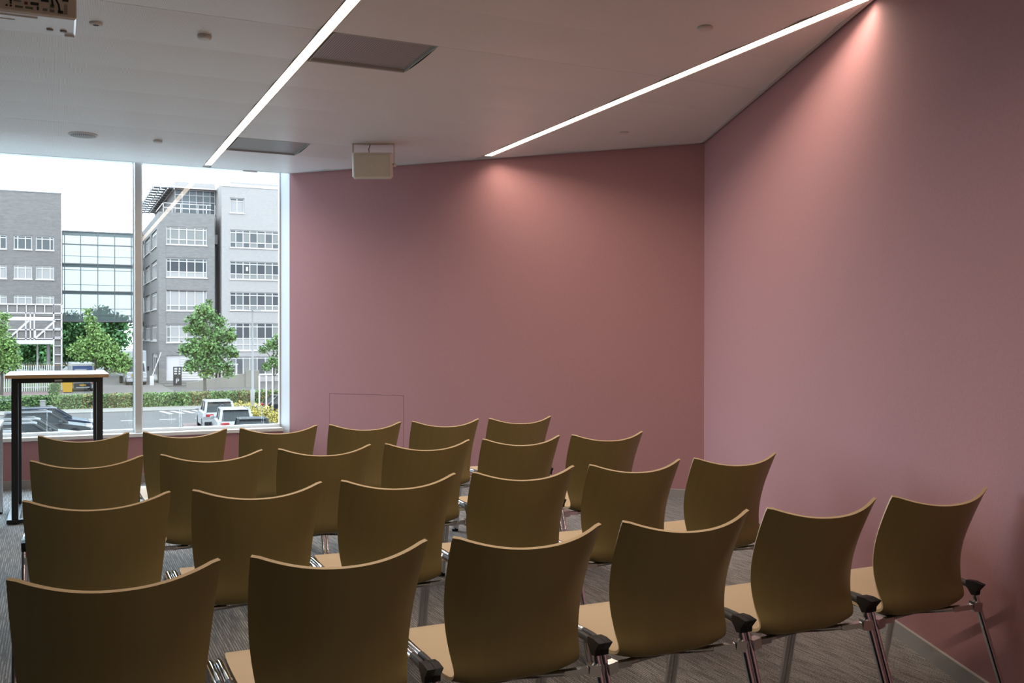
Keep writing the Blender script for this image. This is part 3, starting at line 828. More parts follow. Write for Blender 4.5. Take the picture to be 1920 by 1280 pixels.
def window(par, axis, fixed, h, cols, rows, pane_mats, fw_=.10, depth=.22, fmat='white_frame_out', sill=True):
    """cols / rows: list of fractions (bar positions); window frame is a part, each pane a sub-part"""
    a0, a1, z0, z1 = h
    off = depth
    m = MB()
    def B(x0, x1, y0, y1, o0, o1):
        if axis == 'x': m.box(x0, x1, fixed + o0, fixed + o1, y0, y1)
        else: m.box(fixed + o0, fixed + o1, x0, x1, y0, y1)
    for f_ in [0] + list(cols) + [1]:
        c = a0 + (a1 - a0) * f_; c0 = max(a0, c - fw_ / 2); c1 = min(a1, c + fw_ / 2)
        if f_ == 0: c0, c1 = a0, a0 + fw_
        if f_ == 1: c0, c1 = a1 - fw_, a1
        B(c0, c1, z0, z1, off - .08, off)
    for f_ in [0] + list(rows) + [1]:
        c = z0 + (z1 - z0) * f_; c0, c1 = c - fw_ / 2, c + fw_ / 2
        if f_ == 0: c0, c1 = z0, z0 + fw_
        if f_ == 1: c0, c1 = z1 - fw_, z1
        B(a0, a1, c0, c1, off - .079, off)
    if sill: B(a0 - .05, a1 + .05, z0 - .08, z0 + .04, -.10, off)
    w = m.build('window', fmat, par)
    w.matrix_parent_inverse = par.matrix_basis.inverted()
    cc = [0] + list(cols) + [1]; rr = [0] + list(rows) + [1]
    for i in range(len(cc) - 1):
        for j in range(len(rr) - 1):
            x0, x1 = a0 + (a1 - a0) * cc[i], a0 + (a1 - a0) * cc[i + 1]
            y0, y1 = z0 + (z1 - z0) * rr[j], z0 + (z1 - z0) * rr[j + 1]
            p = MB(); o_ = fixed + off - .03
            if axis == 'x': p.quad((x0, o_, y0), (x1, o_, y0), (x1, o_, y1), (x0, o_, y1))
            else: p.quad((o_, x1, y0), (o_, x0, y0), (o_, x0, y1), (o_, x1, y1))
            pm = pane_mats[(i * 7 + j * 3 + int(z0 * 3)) % len(pane_mats)] if isinstance(pane_mats, list) else pane_mats(i, j)
            po_ = p.build('pane', pm, w)
    return w
def bpart(m, name, mt, par):
    return m.build(name, mt, par)

# --- dark brick block with setback glass top floor
bA = empty('office_block', (0, 0, 0)); tag(bA, 'dark grey brick office block with stepped glass top floor and slatted roof canopy', 'building')
YF, XA0, XA1, ZA = 117.0, 10.40, 16.55, 15.48
wf = [(11.22, 15.70, 11.80, 13.86), (11.22, 15.70, 8.05, 10.27), (11.22, 15.70, 4.25, 6.58), (11.22, 15.70, 0.60, 2.68)]
gd = (11.22, 15.80, -3.75, -0.85)
m = MB(); facade(m, 'x', YF, XA0, XA1, GZ, ZA, wf + [gd], .25); bpart(m, 'front_wall', 'brick_dark', bA)
side_rows = [(11.75, 13.75), (8.1, 10.2), (4.45, 6.5), (.75, 2.65)]
sw = [(119.5 + 9.2 * k, 126.6 + 9.2 * k, z0, z1) for k in range(3) for z0, z1 in side_rows] + [(118.6, 125.5, -3.7, -.75)]
m = MB(); facade(m, 'y', XA0, YF, 147, GZ, ZA, sw, .25); bpart(m, 'side_wall', 'brick_dark_side', bA)
m = MB().quad((XA0, YF, ZA), (XA1, YF, ZA), (XA1, 147, ZA), (XA0, 147, ZA)).quad((XA1, YF, GZ), (XA1, 124, GZ), (XA1, 124, ZA), (XA1, YF, ZA)); bpart(m, 'roof_deck', 'concrete_pale', bA)
for i, h in enumerate(wf):
    if i < 3: bpart(MB().box(h[0] - .02, h[1] + .02, YF - .03, YF + .05, wf[i + 1][3] + .10, h[2] - .12), 'brick_band', 'brick_dark', bA)
FC = [.10, .31, .50, .70, .91]
window(bA, 'x', YF, wf[0], FC, [.30, .86], lambda i, j: 'pane_light')
window(bA, 'x', YF, wf[1], FC, [.30, .84], lambda i, j: 'pane_blind' if j == 0 else ('pane_grey' if j == 2 else 'pane_dark'))
window(bA, 'x', YF, wf[2], FC, [.26, .97], lambda i, j: 'pane_light' if j == 0 else 'pane_blind')
window(bA, 'x', YF, wf[3], FC, [.30, .86], ['pane_blind', 'pane_light', 'pane_blind'])
m = MB().box(gd[0], gd[1], YF + .22, YF + .3, gd[2], gd[3]); bpart(m, 'shutter_panel', 'white_metal', bA)
for k in range(9):
    bpart(MB().box(12.7, gd[1], YF + .16, YF + .24, gd[2] + .25 + k * .27, gd[2] + .44 + k * .27), 'shutter_slat', 'white_frame_out', bA)
for h in sw[:-1]: window(bA, 'y', XA0, h, [.25, .5, .75], [.86], ['pane_grey', 'pane_dark', 'pane_grey'], .22)
window(bA, 'y', XA0, sw[-1], [.33, .66], [], ['pane_dark'], .45)
# top floor
TF = 121.0
bpart(MB().box(12.58, 17.18, TF, 146, 18.82, 19.62), 'roof_fascia', 'render_pale', bA)
bpart(MB().box(11.55, 17.18, TF - 1.2, 146, 18.72, 18.84), 'roof_eave', 'white_metal', bA)
bpart(MB().box(12.46, 12.56, TF, 146, ZA, 18.8), 'side_wall', 'brick_dark', bA)
tg = (12.56, 17.18, 15.55, 18.72)
window(bA, 'x', TF, tg, [.18, .36, .53, .70, .87], [.28, .55, .80], ['pane_teal', 'pane_grey', 'pane_teal'], .07, .1, 'white_metal', False)
# terrace railing
m = MB()
for z_ in (16.05, 16.55): m.box(XA0 + .5, 16.2, YF + .35, YF + .42, z_ - .04, z_ + .04)
for k in range(7): m.box(XA0 + .5 + k * .95, XA0 + .57 + k * .95, YF + .35, YF + .42, ZA, 16.6)
m.box(XA0 + .5, XA0 + .57, YF + .35, 126, 16.5, 16.6)
bpart(m, 'railing', 'white_frame_out', bA)
# slatted sun canopy along the eave
for k in range(12):
    y_ = 119.8 + k * 2.25
    bpart(MB().box(9.95, 12.4, y_, y_ + .95, 18.60, 18.72), 'canopy_slat', 'solar_slat', bA)
for x_ in (10.0, 10.8, 11.6, 12.3): bpart(MB().box(x_, x_ + .10, 119.6, 146, 18.50, 18.62), 'canopy_beam', 'white_metal', bA)
# glazed slot between the two blocks
sl = (16.55, 17.6, GZ, 19.0)
m = MB().quad((16.55, 121.2, GZ), (17.18, 121.2, GZ), (17.18, 121.2, 18.8), (16.55, 121.2, 18.8)); bpart(m, 'slot_backing', 'pane_grey', bA)
window(bA, 'x', 120.6, (16.58, 17.18, 2.0, 15.6), [.5], [.08, .17, .26, .36, .47, .6, .72, .86], ['pane_teal', 'pane_grey', 'pane_dark'], .06, .1, 'white_metal', False)
bpart(MB().box(16.75, 17.30, 119.9, 120.6, 12.3, 13.4), 'vent_box', 'white_metal', bA)

# --- pale block to the right
bB = empty('office_block', (0, 0, 0)); tag(bB, 'pale grey rendered office block cut by the window edge', 'building')
XB0, XB1, ZB = 17.28, 34.0, 19.05
wb = [(18.20, 19.86, 15.72, 17.50), (18.20, 27.6, 11.68, 13.80), (18.20, 27.6, 7.98, 10.12), (18.20, 27.6, 4.35, 6.52), (18.20, 27.6, -.36, 2.90), (18.20, 27.6, -3.2, -1.05)]
YR_ = 116.6
m = MB(); facade(m, 'x', YR_, XB0, XB1, GZ, ZB, wb, .25); bpart(m, 'front_wall', 'render_pale', bB)
m = MB().quad((XB0, 150, GZ), (XB0, YR_, GZ), (XB0, YR_, ZB), (XB0, 150, ZB)).quad((XB0, YR_, ZB), (XB1, YR_, ZB), (XB1, 150, ZB), (XB0, 150, ZB)); bpart(m, 'side_wall', 'render_pale', bB)
bpart(MB().box(18.4, XB1, YR_ + .8, YR_ + 1.0, ZB, ZB + .42), 'parapet', 'render_pale', bB)
bpart(MB().box(XB0 - .03, XB1, YR_ - .06, YR_ + .05, ZB - .28, ZB + .04), 'roof_edge', 'white_metal', bB)
window(bB, 'x', YR_, wb[0], [.5], [.80], lambda i, j: 'pane_blind' if j == 0 else 'pane_grey')
BC = [.075, .162, .245, .335, .435, .525, .61, .70, .80, .90]
window(bB, 'x', YR_, wb[1], BC, [.30, .84], ['pane_light', 'pane_grey', 'pane_light', 'pane_grey'])
window(bB, 'x', YR_, wb[2], BC, [.30, .84], lambda i, j: ('pane_light' if j == 0 else 'pane_grey' if i in (3, 5) or j == 2 else 'pane_dark'))
window(bB, 'x', YR_, wb[3], BC, [.28, .82], lambda i, j: ('pane_light' if j == 0 else 'pane_grey' if i % 2 else 'pane_dark'))
window(bB, 'x', YR_, wb[4], BC, [.22, .44, .86], lambda i, j: ('pane_blind' if j < 2 else 'pane_light' if i % 3 == 0 else 'pane_dark'))
window(bB, 'x', YR_, wb[5], BC, [.90], ['pane_light', 'pane_grey', 'pane_light'])
bpart(MB().box(20.05, 20.30, YR_ + .14, YR_ + .16, 9.0, 9.5), 'paper_notice', 'white_frame_out', bB)

# --- brick block on the left
bC = empty('office_block', (0, 0, 0)); tag(bC, 'grey brick office block at the left behind the white steel gallery', 'building')
YL, XC1, ZL = 127.0, 0.42, 18.2
wl = []
for z0, z1 in ((11.42, 13.08), (7.98, 9.62), (4.5, 6.15)):
    for x1 in (-.38, -2.70, -5.35, -7.7): wl.append((x1 - 1.93, x1, z0, z1))
m = MB(); facade(m, 'x', YL, -30, XC1, 0.9, ZL, wl, .25); bpart(m, 'front_wall', 'brick_left', bC)
m = MB().quad((XC1, YL, .9), (XC1, 145, .9), (XC1, 145, ZL), (XC1, YL, ZL)).quad((-30, YL, ZL), (XC1, YL, ZL), (XC1, 145, ZL), (-30, 145, ZL)); bpart(m, 'side_wall', 'brick_left', bC)
bpart(MB().box(-30, XC1, YL + .3, 145, .7, .9), 'soffit', 'concrete_pale', bC)
for x_ in (-1.0, -6.0, -11.0): bpart(MB().tube([(x_, YL + 1.5, GZ), (x_, YL + 1.5, .7)], .22, 12), 'pillar', 'concrete_pale', bC)
bpart(MB().box(-30, XC1 + .04, YL - .05, YL + .2, ZL - .02, ZL + .10), 'roof_edge', 'pole_grey', bC)
for i, h in enumerate(wl):
    window(bC, 'x', YL, h, [.22, .64] if i % 4 else [.34, .78], [.80], (lambda i_, j_: 'pane_grey') if i < 4 else (lambda i_, j_: 'pane_blind'), .11)

# --- glazed bridge between the blocks
br = empty('glass_bridge', (0, 0, 0)); tag(br, 'pale glass footbridge building spanning between the brick blocks', 'bridge')
YG, GX0, GX1, GB, GT = 138.0, .52, 10.27, 3.25, 14.9
colsx = [GX0 + .28, GX0 + 2.2] + [GX0 + 2.2 + 2.04 * k for k in range(1, 4)]
lev = [(3.25, 4.05, 'b'), (4.05, 4.9, 'g'), (4.9, 7.15, 'g'), (7.15, 8.0, 'g'), (8.0, 10.7, 'g'), (10.7, 13.2, 'g'), (13.2, 14.9, 'p')]
xsb = [GX0] + colsx + [GX1]
for (z0, z1, k_) in lev:
    for i in range(len(xsb) - 1):
        if xsb[i + 1] - xsb[i] < .05: continue
        o_ = MB().quad((xsb[i], YG, z0), (xsb[i + 1], YG, z0), (xsb[i + 1], YG, z1), (xsb[i], YG, z1)).build('pane', 'bridge_glass', br)
for x_ in xsb: MB().box(x_ - .05, x_ + .05, YG - .08, YG + .05, GB, GT).build('mullion', 'pole_grey', br)
for z_, t_ in ((GB, .16), (4.05, .06), (4.9, .07), (7.15, .14), (8.0, .05), (9.9, .06), (10.7, .15), (11.7, .05), (13.2, .16), (GT, .14)):
    MB().box(GX0, GX1, YG - .09, YG + .05, z_ - t_ / 2, z_ + t_ / 2).build('transom', 'pole_grey', br)
MB().box(GX0, GX1, YG + .05, YG + 4, GB - .1, GB + .1).build('bridge_floor', 'concrete_pale', br)
for z_ in (7.0, 10.6): MB().box(GX0, GX1, YG + .05, YG + 4, z_ - .1, z_ + .1).build('bridge_floor', 'concrete_pale', br)
MB().box(GX0, GX1, YG + .05, YG + 4, GT - .2, GT).build('bridge_roof', 'pane_light', br)

# --- white steel gallery
sg = empty('steel_gallery', (0, 0, 0)); tag(sg, 'white steel gallery with railings and diagonal braces before the left block', 'gallery')
YS = 105.0
def sbox(x0, x1, z0, z1, nm, y0=YS - .08, y1=YS + .08, mt='white_metal'): MB().box(x0, x1, y0, y1, z0, z1).build(nm, mt, sg)
for zt_, zm in ((4.42, 3.58), (1.96, 1.10)):
    sbox(-9, .36, zt_ - .06, zt_ + .06, 'top_rail'); sbox(-9, .36, zm - .05, zm + .05, 'bottom_rail')
    for k in range(12):
        x_ = -.35 - k * .80
        sbox(x_ - .04, x_ + .04, zm, zt_, 'rail_post')
    sbox(-9, -.37, zm + .08, zt_ - .08, 'infill_panel', YS + .10, YS + .12, 'concrete_pale')
sbox(-9, -.4, 2.86, 3.22, 'floor_beam', YS - .1, YS + .2); sbox(-9, -.4, .56, .96, 'floor_beam', YS - .1, YS + .2)
MB().box(-9, .3, YS, YS + 6, 3.3, 3.5).build('deck', 'concrete_pale', sg); MB().box(-9, .3, YS, YS + 6, .98, 1.06).build('deck', 'concrete_pale', sg)
for x_ in (-.36, .34): sbox(x_ - .07, x_ + .07, GZ, 4.42, 'column')
for k in range(8): sbox(-.36, .34, -3.1 + k * .86, -3.02 + k * .86, 'ladder_rung')
sbox(-.30, .28, -3.4, 3.5, 'column_panel', YS + .12, YS + .14, 'concrete_pale')
for x_ in (-4.4, -2.40, -2.06, -2.8): sbox(x_ - .055, x_ + .055, .96, 3.6, 'column')
for xa in (-4.25, -1.95): MB().bar((xa, YS + .02, 1.15), (xa + 1.72, YS + .02, 2.85), .17, .17).build('brace', 'white_metal', sg)
for x_ in (-3.55, -1.85): MB().tube([(x_, YS + 3, GZ), (x_, YS + 3, .6)], .08, 10).build('support_post', 'white_metal', sg)
for x_ in (-6.4, -8.4): sbox(x_ - .07, x_ + .07, GZ, 4.42, 'column')

# --- white picket fence
fe = empty('picket_fence', (0, 0, 0)); tag(fe, 'white picket fence behind the tall table', 'fence')
pk = MB().box(-.045, .045, -.02, .02, 0, 2.48).add([(-.045, -.02, 2.48), (.045, -.02, 2.48), (.045, .02, 2.48), (-.045, .02, 2.48), (0, 0, 2.58)], [(0, 1, 4), (1, 2, 4), (2, 3, 4), (3, 0, 4)])
p0 = pk.build('picket', 'white_frame_out', fe); p0.location = (-.42, 103.9, GZ)
for k in range(1, 46):
    c = p0.copy(); COL.objects.link(c); c.parent = fe; c.location = (-.42 - k * .19, 103.9, GZ)
for z_ in (.4, 1.95): MB().box(-9.1, -.38, 103.92, 103.98, GZ + z_, GZ + z_ + .08).build('fence_rail', 'white_frame_out', fe)

# --- low ramp wall with handrail before the blocks
rw = empty('ramp_wall', (0, 0, 0)); tag(rw, 'low pale concrete ramp wall with white handrail before the offices', 'wall')
MB().add([(11.9, 104, GZ), (17.8, 104, GZ), (17.8, 104.3, GZ), (11.9, 104.3, GZ), (11.9, 104, GZ + .55), (17.8, 104, GZ + 1.45), (17.8, 104.3, GZ + 1.45), (11.9, 104.3, GZ + .55)],
         [(0, 3, 2, 1), (4, 5, 6, 7), (0, 1, 5, 4), (1, 2, 6, 5), (2, 3, 7, 6), (3, 0, 4, 7)]).build('wall', 'kerb_pale', rw)
MB().box(17.8, 19.2, 103.9, 104.4, GZ, GZ + 1.75).build('end_pier', 'kerb_pale', rw)
MB().box(10.3, 12.4, 108.5, 110.8, GZ, GZ + .12).build('plinth', 'paving_grey', rw)
for k in range(13): MB().box(13.6 + k * .33, 13.66 + k * .33, 108.0, 108.06, GZ + .3, GZ + 2.3).build('baluster', 'white_frame_out', rw)
MB().box(13.55, 17.7, 107.98, 108.08, GZ + 2.25, GZ + 2.36).build('handrail', 'white_frame_out', rw)

# --- parking totem
ps = empty('parking_sign', (11.52, 108.6, GZ + .12)); tag(ps, 'black parking totem with white squares and a letter P', 'sign')
MB().bbox(-.43, .43, -.07, .07, 0, 1.98, .02).build('panel', 'sign_black', ps)
fy = -.078
for (x0, x1, z0, z1) in ((-.33, -.02, 1.66, 1.86), (.12, .30, 1.66, 1.86), (-.33, -.04, 1.42, 1.58), (.10, .28, 1.40, 1.58), (-.33, -.06, 1.17, 1.30), (.10, .28, 1.16, 1.31)):
    MB().box(x0, x1, fy, -.068, z0, z1).build('pictogram', 'sign_white', ps)
m = MB().box(-.16, -.07, fy, -.068, .22, .70)
arc = [(.0 + .03, .57)]
seg = 14
for i in range(seg):
    a0_, a1_ = -math.pi / 2 + math.pi * i / seg, -math.pi / 2 + math.pi * (i + 1) / seg
    pts = []
    for r_, a_ in ((.135, a0_), (.135, a1_), (.055, a1_), (.055, a0_)): pts.append((.03 + r_ * math.cos(a_), .565 + r_ * math.sin(a_)))
    m.add([(x, fy, z) for x, z in pts], [(0, 1, 2, 3)])
m.box(-.08, .03, fy, -.068, .620, .70).box(-.08, .03, fy, -.068, .43, .51)
m.build('letter_p', 'sign_white', ps)

# --- posts and lamp
lp = empty('street_lamp', (13.76, 77.2, GZ)); tag(lp, 'tall slim grey street lamp rising behind the hedge', 'street lamp')
MB().tube([(0, 0, 0), (0, 0, 1.2), (0, 0, 1.21), (0, 0, 7.4)], [.17, .17, .10, .06], 12).build('post', 'pole_grey', lp)
MB().box(-.10, .62, -.1, .1, 7.36, 7.46).build('lamp_head', 'pole_grey', lp); MB().box(-.45, -.10, -.08, .08, 7.38, 7.44).build('lamp_head', 'pole_grey', lp)
for i, x_ in enumerate((11.71, 12.12, 12.49)):
    o_ = MB().tube([(0, 0, 0), (0, 0, 2.75)], .05, 10).lathe([(.05, 2.74), (.06, 2.78), (.02, 2.84)], (0, 0, 0), 10).build('barrier_post', 'white_frame_out', None, (x_, 63.3 - i * .15, GZ))
    tag(o_, ['leftmost of three slim white posts by the yellow shrubs', 'middle of three slim white posts by the yellow shrubs', 'slim white post nearest the window edge'][i], 'post', 'slim white posts')
bo = empty('car_park_barrier', (9.2, 111.5, GZ))
MB().tube([(0, 0, .9), (.95, 0, 3.6)], .05, 8).build('barrier_boom', 'white_frame_out', bo)
MB().bbox(-.2, .2, -.15, .15, 0, 1.05, .03).build('barrier_housing', 'white_frame_out', bo)
tag(bo, 'white car park barrier with raised boom beside the brick corner', 'barrier')
tag(MB().bbox(-.17, .17, -.15, .15, 0, .82, .02).box(-.19, .19, -.17, .17, .82, .88).build('street_cabinet', 'pole_grey', None, (-.95, 75.2, GZ)), 'small grey utility cabinet in front of the hedge', 'cabinet')

# ---------------- planting
def leaf_cloud(name, mt, par, blobs, n, size, loc=None):
    """blobs: (centre, radii); n leaves scattered near the shells of the blobs, each a bent two-triangle leaf"""
    vol = np.array([b[1][0] * b[1][1] * b[1][2] for b in blobs]) ** (2 / 3); vol /= vol.sum()
    which = rng.choice(len(blobs), n, p=vol)
    C = np.array([b[0] for b in blobs])[which]; RD = np.array([b[1] for b in blobs])[which]
    d = rng.normal(size=(n, 3)); d /= np.linalg.norm(d, axis=1, keepdims=True)
    r_ = rng.uniform(.15, 1.38, (n, 1))
    P = C + d * RD * r_
    a = rng.normal(size=(n, 3)); a /= np.linalg.norm(a, axis=1, keepdims=True)
    b = np.cross(a, rng.normal(size=(n, 3))); b /= np.linalg.norm(b, axis=1, keepdims=True)
    s = size * rng.uniform(.6, 1.3, (n, 1))
    V = np.stack([P - a * s, P + b * s * .6, P + a * s, P - b * s * .6], 1).reshape(-1, 3)
    me = bpy.data.meshes.new(name)
    me.vertices.add(len(V)); me.vertices.foreach_set('co', V.ravel())
    me.loops.add(4 * n); me.loops.foreach_set('vertex_index', np.arange(4 * n))
    me.polygons.add(n); me.polygons.foreach_set('loop_start', np.arange(0, 4 * n, 4)); 
    me.materials.append(MATS[mt]); me.update(calc_edges=True)
    return link(name, me, par, loc)
def tree(base, h, blobs, mt, n, size, lab, trunk=.14, bare=.4, group='trees outside the window', mt2=None):
    t = empty('broadleaf_tree', base); tag(t, lab, 'tree', group)
    zs = np.linspace(0, h * .85, 7)
    MB().tube([(random.uniform(-.06, .06) * (z > 0), random.uniform(-.06, .06) * (z > 0), z) for z in zs], [trunk * (1 - .8 * k / 6) for k in range(7)], 9).build('trunk', 'bark', t)
    br_ = MB()
    for c, rd in blobs[::2]:
        br_.tube([(0, 0, max(c[2] - 1.0, h * bare * .8)), (c[0] * .5, c[1] * .5, c[2] - .4), (c[0], c[1], c[2])], [trunk * .35, trunk * .25, .02], 6)
    br_.build('branch', 'bark', t)
    leaf_cloud('crown', mt, t, blobs, n, size)
    if mt2: leaf_cloud('crown_tips', mt2, t, blobs[::3], n // 5, size)
    return t
def blobset(specs): return [((x, y, z), (r_, r_, r_ * .8)) for x, y, z, r_ in specs]
# main tree: base at (10.55, 80.4), crown between z 2.1 and 8.3 above street
B1 = blobset([(0, 0, 7.4, .62), (.5, .2, 6.9, .6), (-.7, 0, 6.6, .62), (-.3, .3, 5.9, .7), (1.3, 0, 6.5, .45), (.9, -.2, 5.6, .7), (1.9, 0, 5.3, .55), (-.9, .1, 4.5, .75), (-1.5, 0, 4.2, .45),
              (0, -.3, 4.5, .9), (1.0, .2, 4.4, .8), (1.9, 0, 4.1, .55), (2.4, 0, 3.9, .3), (-.4, 0, 3.4, .8), (.6, -.2, 3.2, .8), (-1.0, .2, 2.9, .5), (1.6, .1, 2.9, .6), (1.9, 0, 2.35, .4), (.2, 0, 2.5, .55), (.35, 0, 8.1, .25), (2.1, .1, 5.9, .3), (-1.3, -.1, 5.9, .3)])
tree((10.6, 80.6, GZ), 8.2, B1, 'leaf_a', 6500, .13, 'leafy green street tree standing behind the white cars', .16, .32, mt2='leaf_b')
B2 = blobset([(-.6, 0, 7.6, .35), (-.4, 0, 6.9, .45), (-.2, 0, 6.2, .55), (.1, 0, 5.5, .65), (-.9, 0, 4.6, .7), (.5, 0, 4.7, .9), (-1.7, 0, 4.0, .6), (1.5, .2, 4.2, .7), (-.4, 0, 3.8, .8), (.9, 0, 3.6, .9), (2.2, 0, 3.3, .7), (1.6, 0, 2.7, .8), (2.9, 0, 2.9, .5), (.6, .2, 2.8, .6), (2.5, 0, 2.3, .5), (-1.2, .2, 3.4, .5)])
tree((3.1, 97.9, GZ), 7.6, B2, 'leaf_b', 6500, .14, 'light green leafy tree between the tall table and the window post', .14, .3)
B3 = blobset([(.2, 0, 7.0, .5), (-.2, 0, 6.0, .7), (0, 0, 4.9, .9), (.5, 0, 4.3, .8), (-.6, 0, 3.8, .9), (.7, 0, 3.3, .8), (.2, 0, 2.6, .8), (1.1, 0, 2.7, .5), (-.9, 0, 5.2, .8)])
tree((-4.6, 98.6, GZ), 7.2, B3, 'leaf_b', 4200, .14, 'leafy tree cut by the left picture edge', .14, .3)
B4 = blobset([(.6, 0, 5.1, .6), (-.2, 0, 4.6, .5), (-.9, 0, 4.2, .35), (.9, 0, 4.2, .7), (.1, 0, 3.2, .5), (-.6, 0, 2.7, .4), (.9, 0, 2.8, .7), (1.6, 0, 3.6, .8)])
tree((16.9, 84.8, GZ), 5.4, B4, 'leaf_a', 2800, .13, 'small leafy tree cut by the right window edge', .11, .3)
# dense trees beyond the bridge
k_ = 0
labs = ['dense dark tree under the left end of the glass bridge', 'dense dark tree under the middle of the glass bridge', 'dense dark tree under the right end of the glass bridge', 'distant dark tree seen under the steel gallery', 'distant dark tree beyond the gallery near the picture edge']
for (x_, y_, hh, rr) in ((1.5, 153, 9.0, 2.6), (6.6, 160, 10, 3.2), (14.2, 163, 10, 3.0), (-3.6, 160, 7.5, 3.0), (-12.6, 160, 7.5, 3.0)):
    bl = [((rng.uniform(-rr * .8, rr * .8), rng.uniform(-1, 1), hh * rng.uniform(.16, .85)), (rr * .44, rr * .44, rr * .40)) for _ in range(22)]
    tree((x_, y_, GZ), hh, bl, 'leaf_far', 7500, .30, labs[k_], .25, .2, 'dense trees beyond the bridge'); k_ += 1
# hedge with green, red-tipped stretches
hd = empty('hedge', (0, 0, GZ)); tag(hd, 'clipped green hedge with reddish stretches along the street', 'hedge')
MB().box(-40, 16.5, 77.75, 78.55, 0, .92).build('core', 'hedge_core', hd)
def hedge_leaves(x0, x1, n, mt):
    P = np.column_stack([rng.uniform(x0, x1, n), np.where(rng.random(n) < .62, rng.normal(77.68, .05, n), rng.uniform(77.7, 78.6, n)), np.zeros(n)])
    front = P[:, 1] < 77.85
    P[:, 2] = np.where(front, rng.uniform(.02, 1.02, n), rng.normal(.98, .05, n))
    a = rng.normal(size=(n, 3)); a /= np.linalg.norm(a, axis=1, keepdims=True)
    b = np.cross(a, rng.normal(size=(n, 3))); b /= np.linalg.norm(b, axis=1, keepdims=True)
    s = .085 * rng.uniform(.6, 1.3, (n, 1))
    V = np.stack([P - a * s, P + b * s * .7, P + a * s, P - b * s * .7], 1).reshape(-1, 3)
    me = bpy.data.meshes.new('foliage'); me.vertices.add(4 * n); me.vertices.foreach_set('co', V.ravel())
    me.loops.add(4 * n); me.loops.foreach_set('vertex_index', np.arange(4 * n)); me.polygons.add(n); me.polygons.foreach_set('loop_start', np.arange(0, 4 * n, 4))
    me.materials.append(MATS[mt]); me.update(calc_edges=True)
    o_ = link('foliage', me, hd); o_['kind'] = 'stuff'
hedge_leaves(-8, 16.5, 9000, 'leaf_hedge')
for a_, b_, n_ in ((1.6, 2.6, 320), (3.4, 5.6, 520), (9.2, 10.6, 420), (12.8, 13.9, 420), (14.4, 15.6, 260)): hedge_leaves(a_, b_, n_, 'leaf_red')
# shrubs
def shrub(name, loc, blobs, mt, n, size, lab):
    t = empty(name, loc); tag(t, lab, 'shrub')
    MB().tube([(0, 0, 0), (.03, 0, .3)], [.05, .03], 7).build('stem', 'bark', t)
    leaf_cloud('foliage', mt, t, blobs, n, size)
shrub('yellow_shrub', (10.7, 61.0, GZ), blobset([(-.9, 2.4, .8, .45), (-.5, 1.0, .8, .55), (.1, 0, .7, .6), (.7, -1.2, .65, .55), (1.1, -2.4, .5, .5), (-.8, 3.4, .9, .35), (.3, -.8, .5, .5)]), 'leaf_yellow', 4200, .06, 'bright yellow shrubs spilling beside the dark hatchback')
tb_ = empty('clipped_bush', (-.25, 95, GZ)); tag(tb_, 'small square clipped green bush seen through the table frame', 'shrub')
MB().bbox(-.34, .34, -.34, .34, 0, 1.15, .08).build('core', 'hedge_core', tb_)
leaf_cloud('foliage', 'leaf_hedge', tb_, [((0, 0, .25), (.40, .40, .3)), ((0, 0, .6), (.42, .42, .4)), ((0, 0, .95), (.42, .42, .32))], 1500, .07)

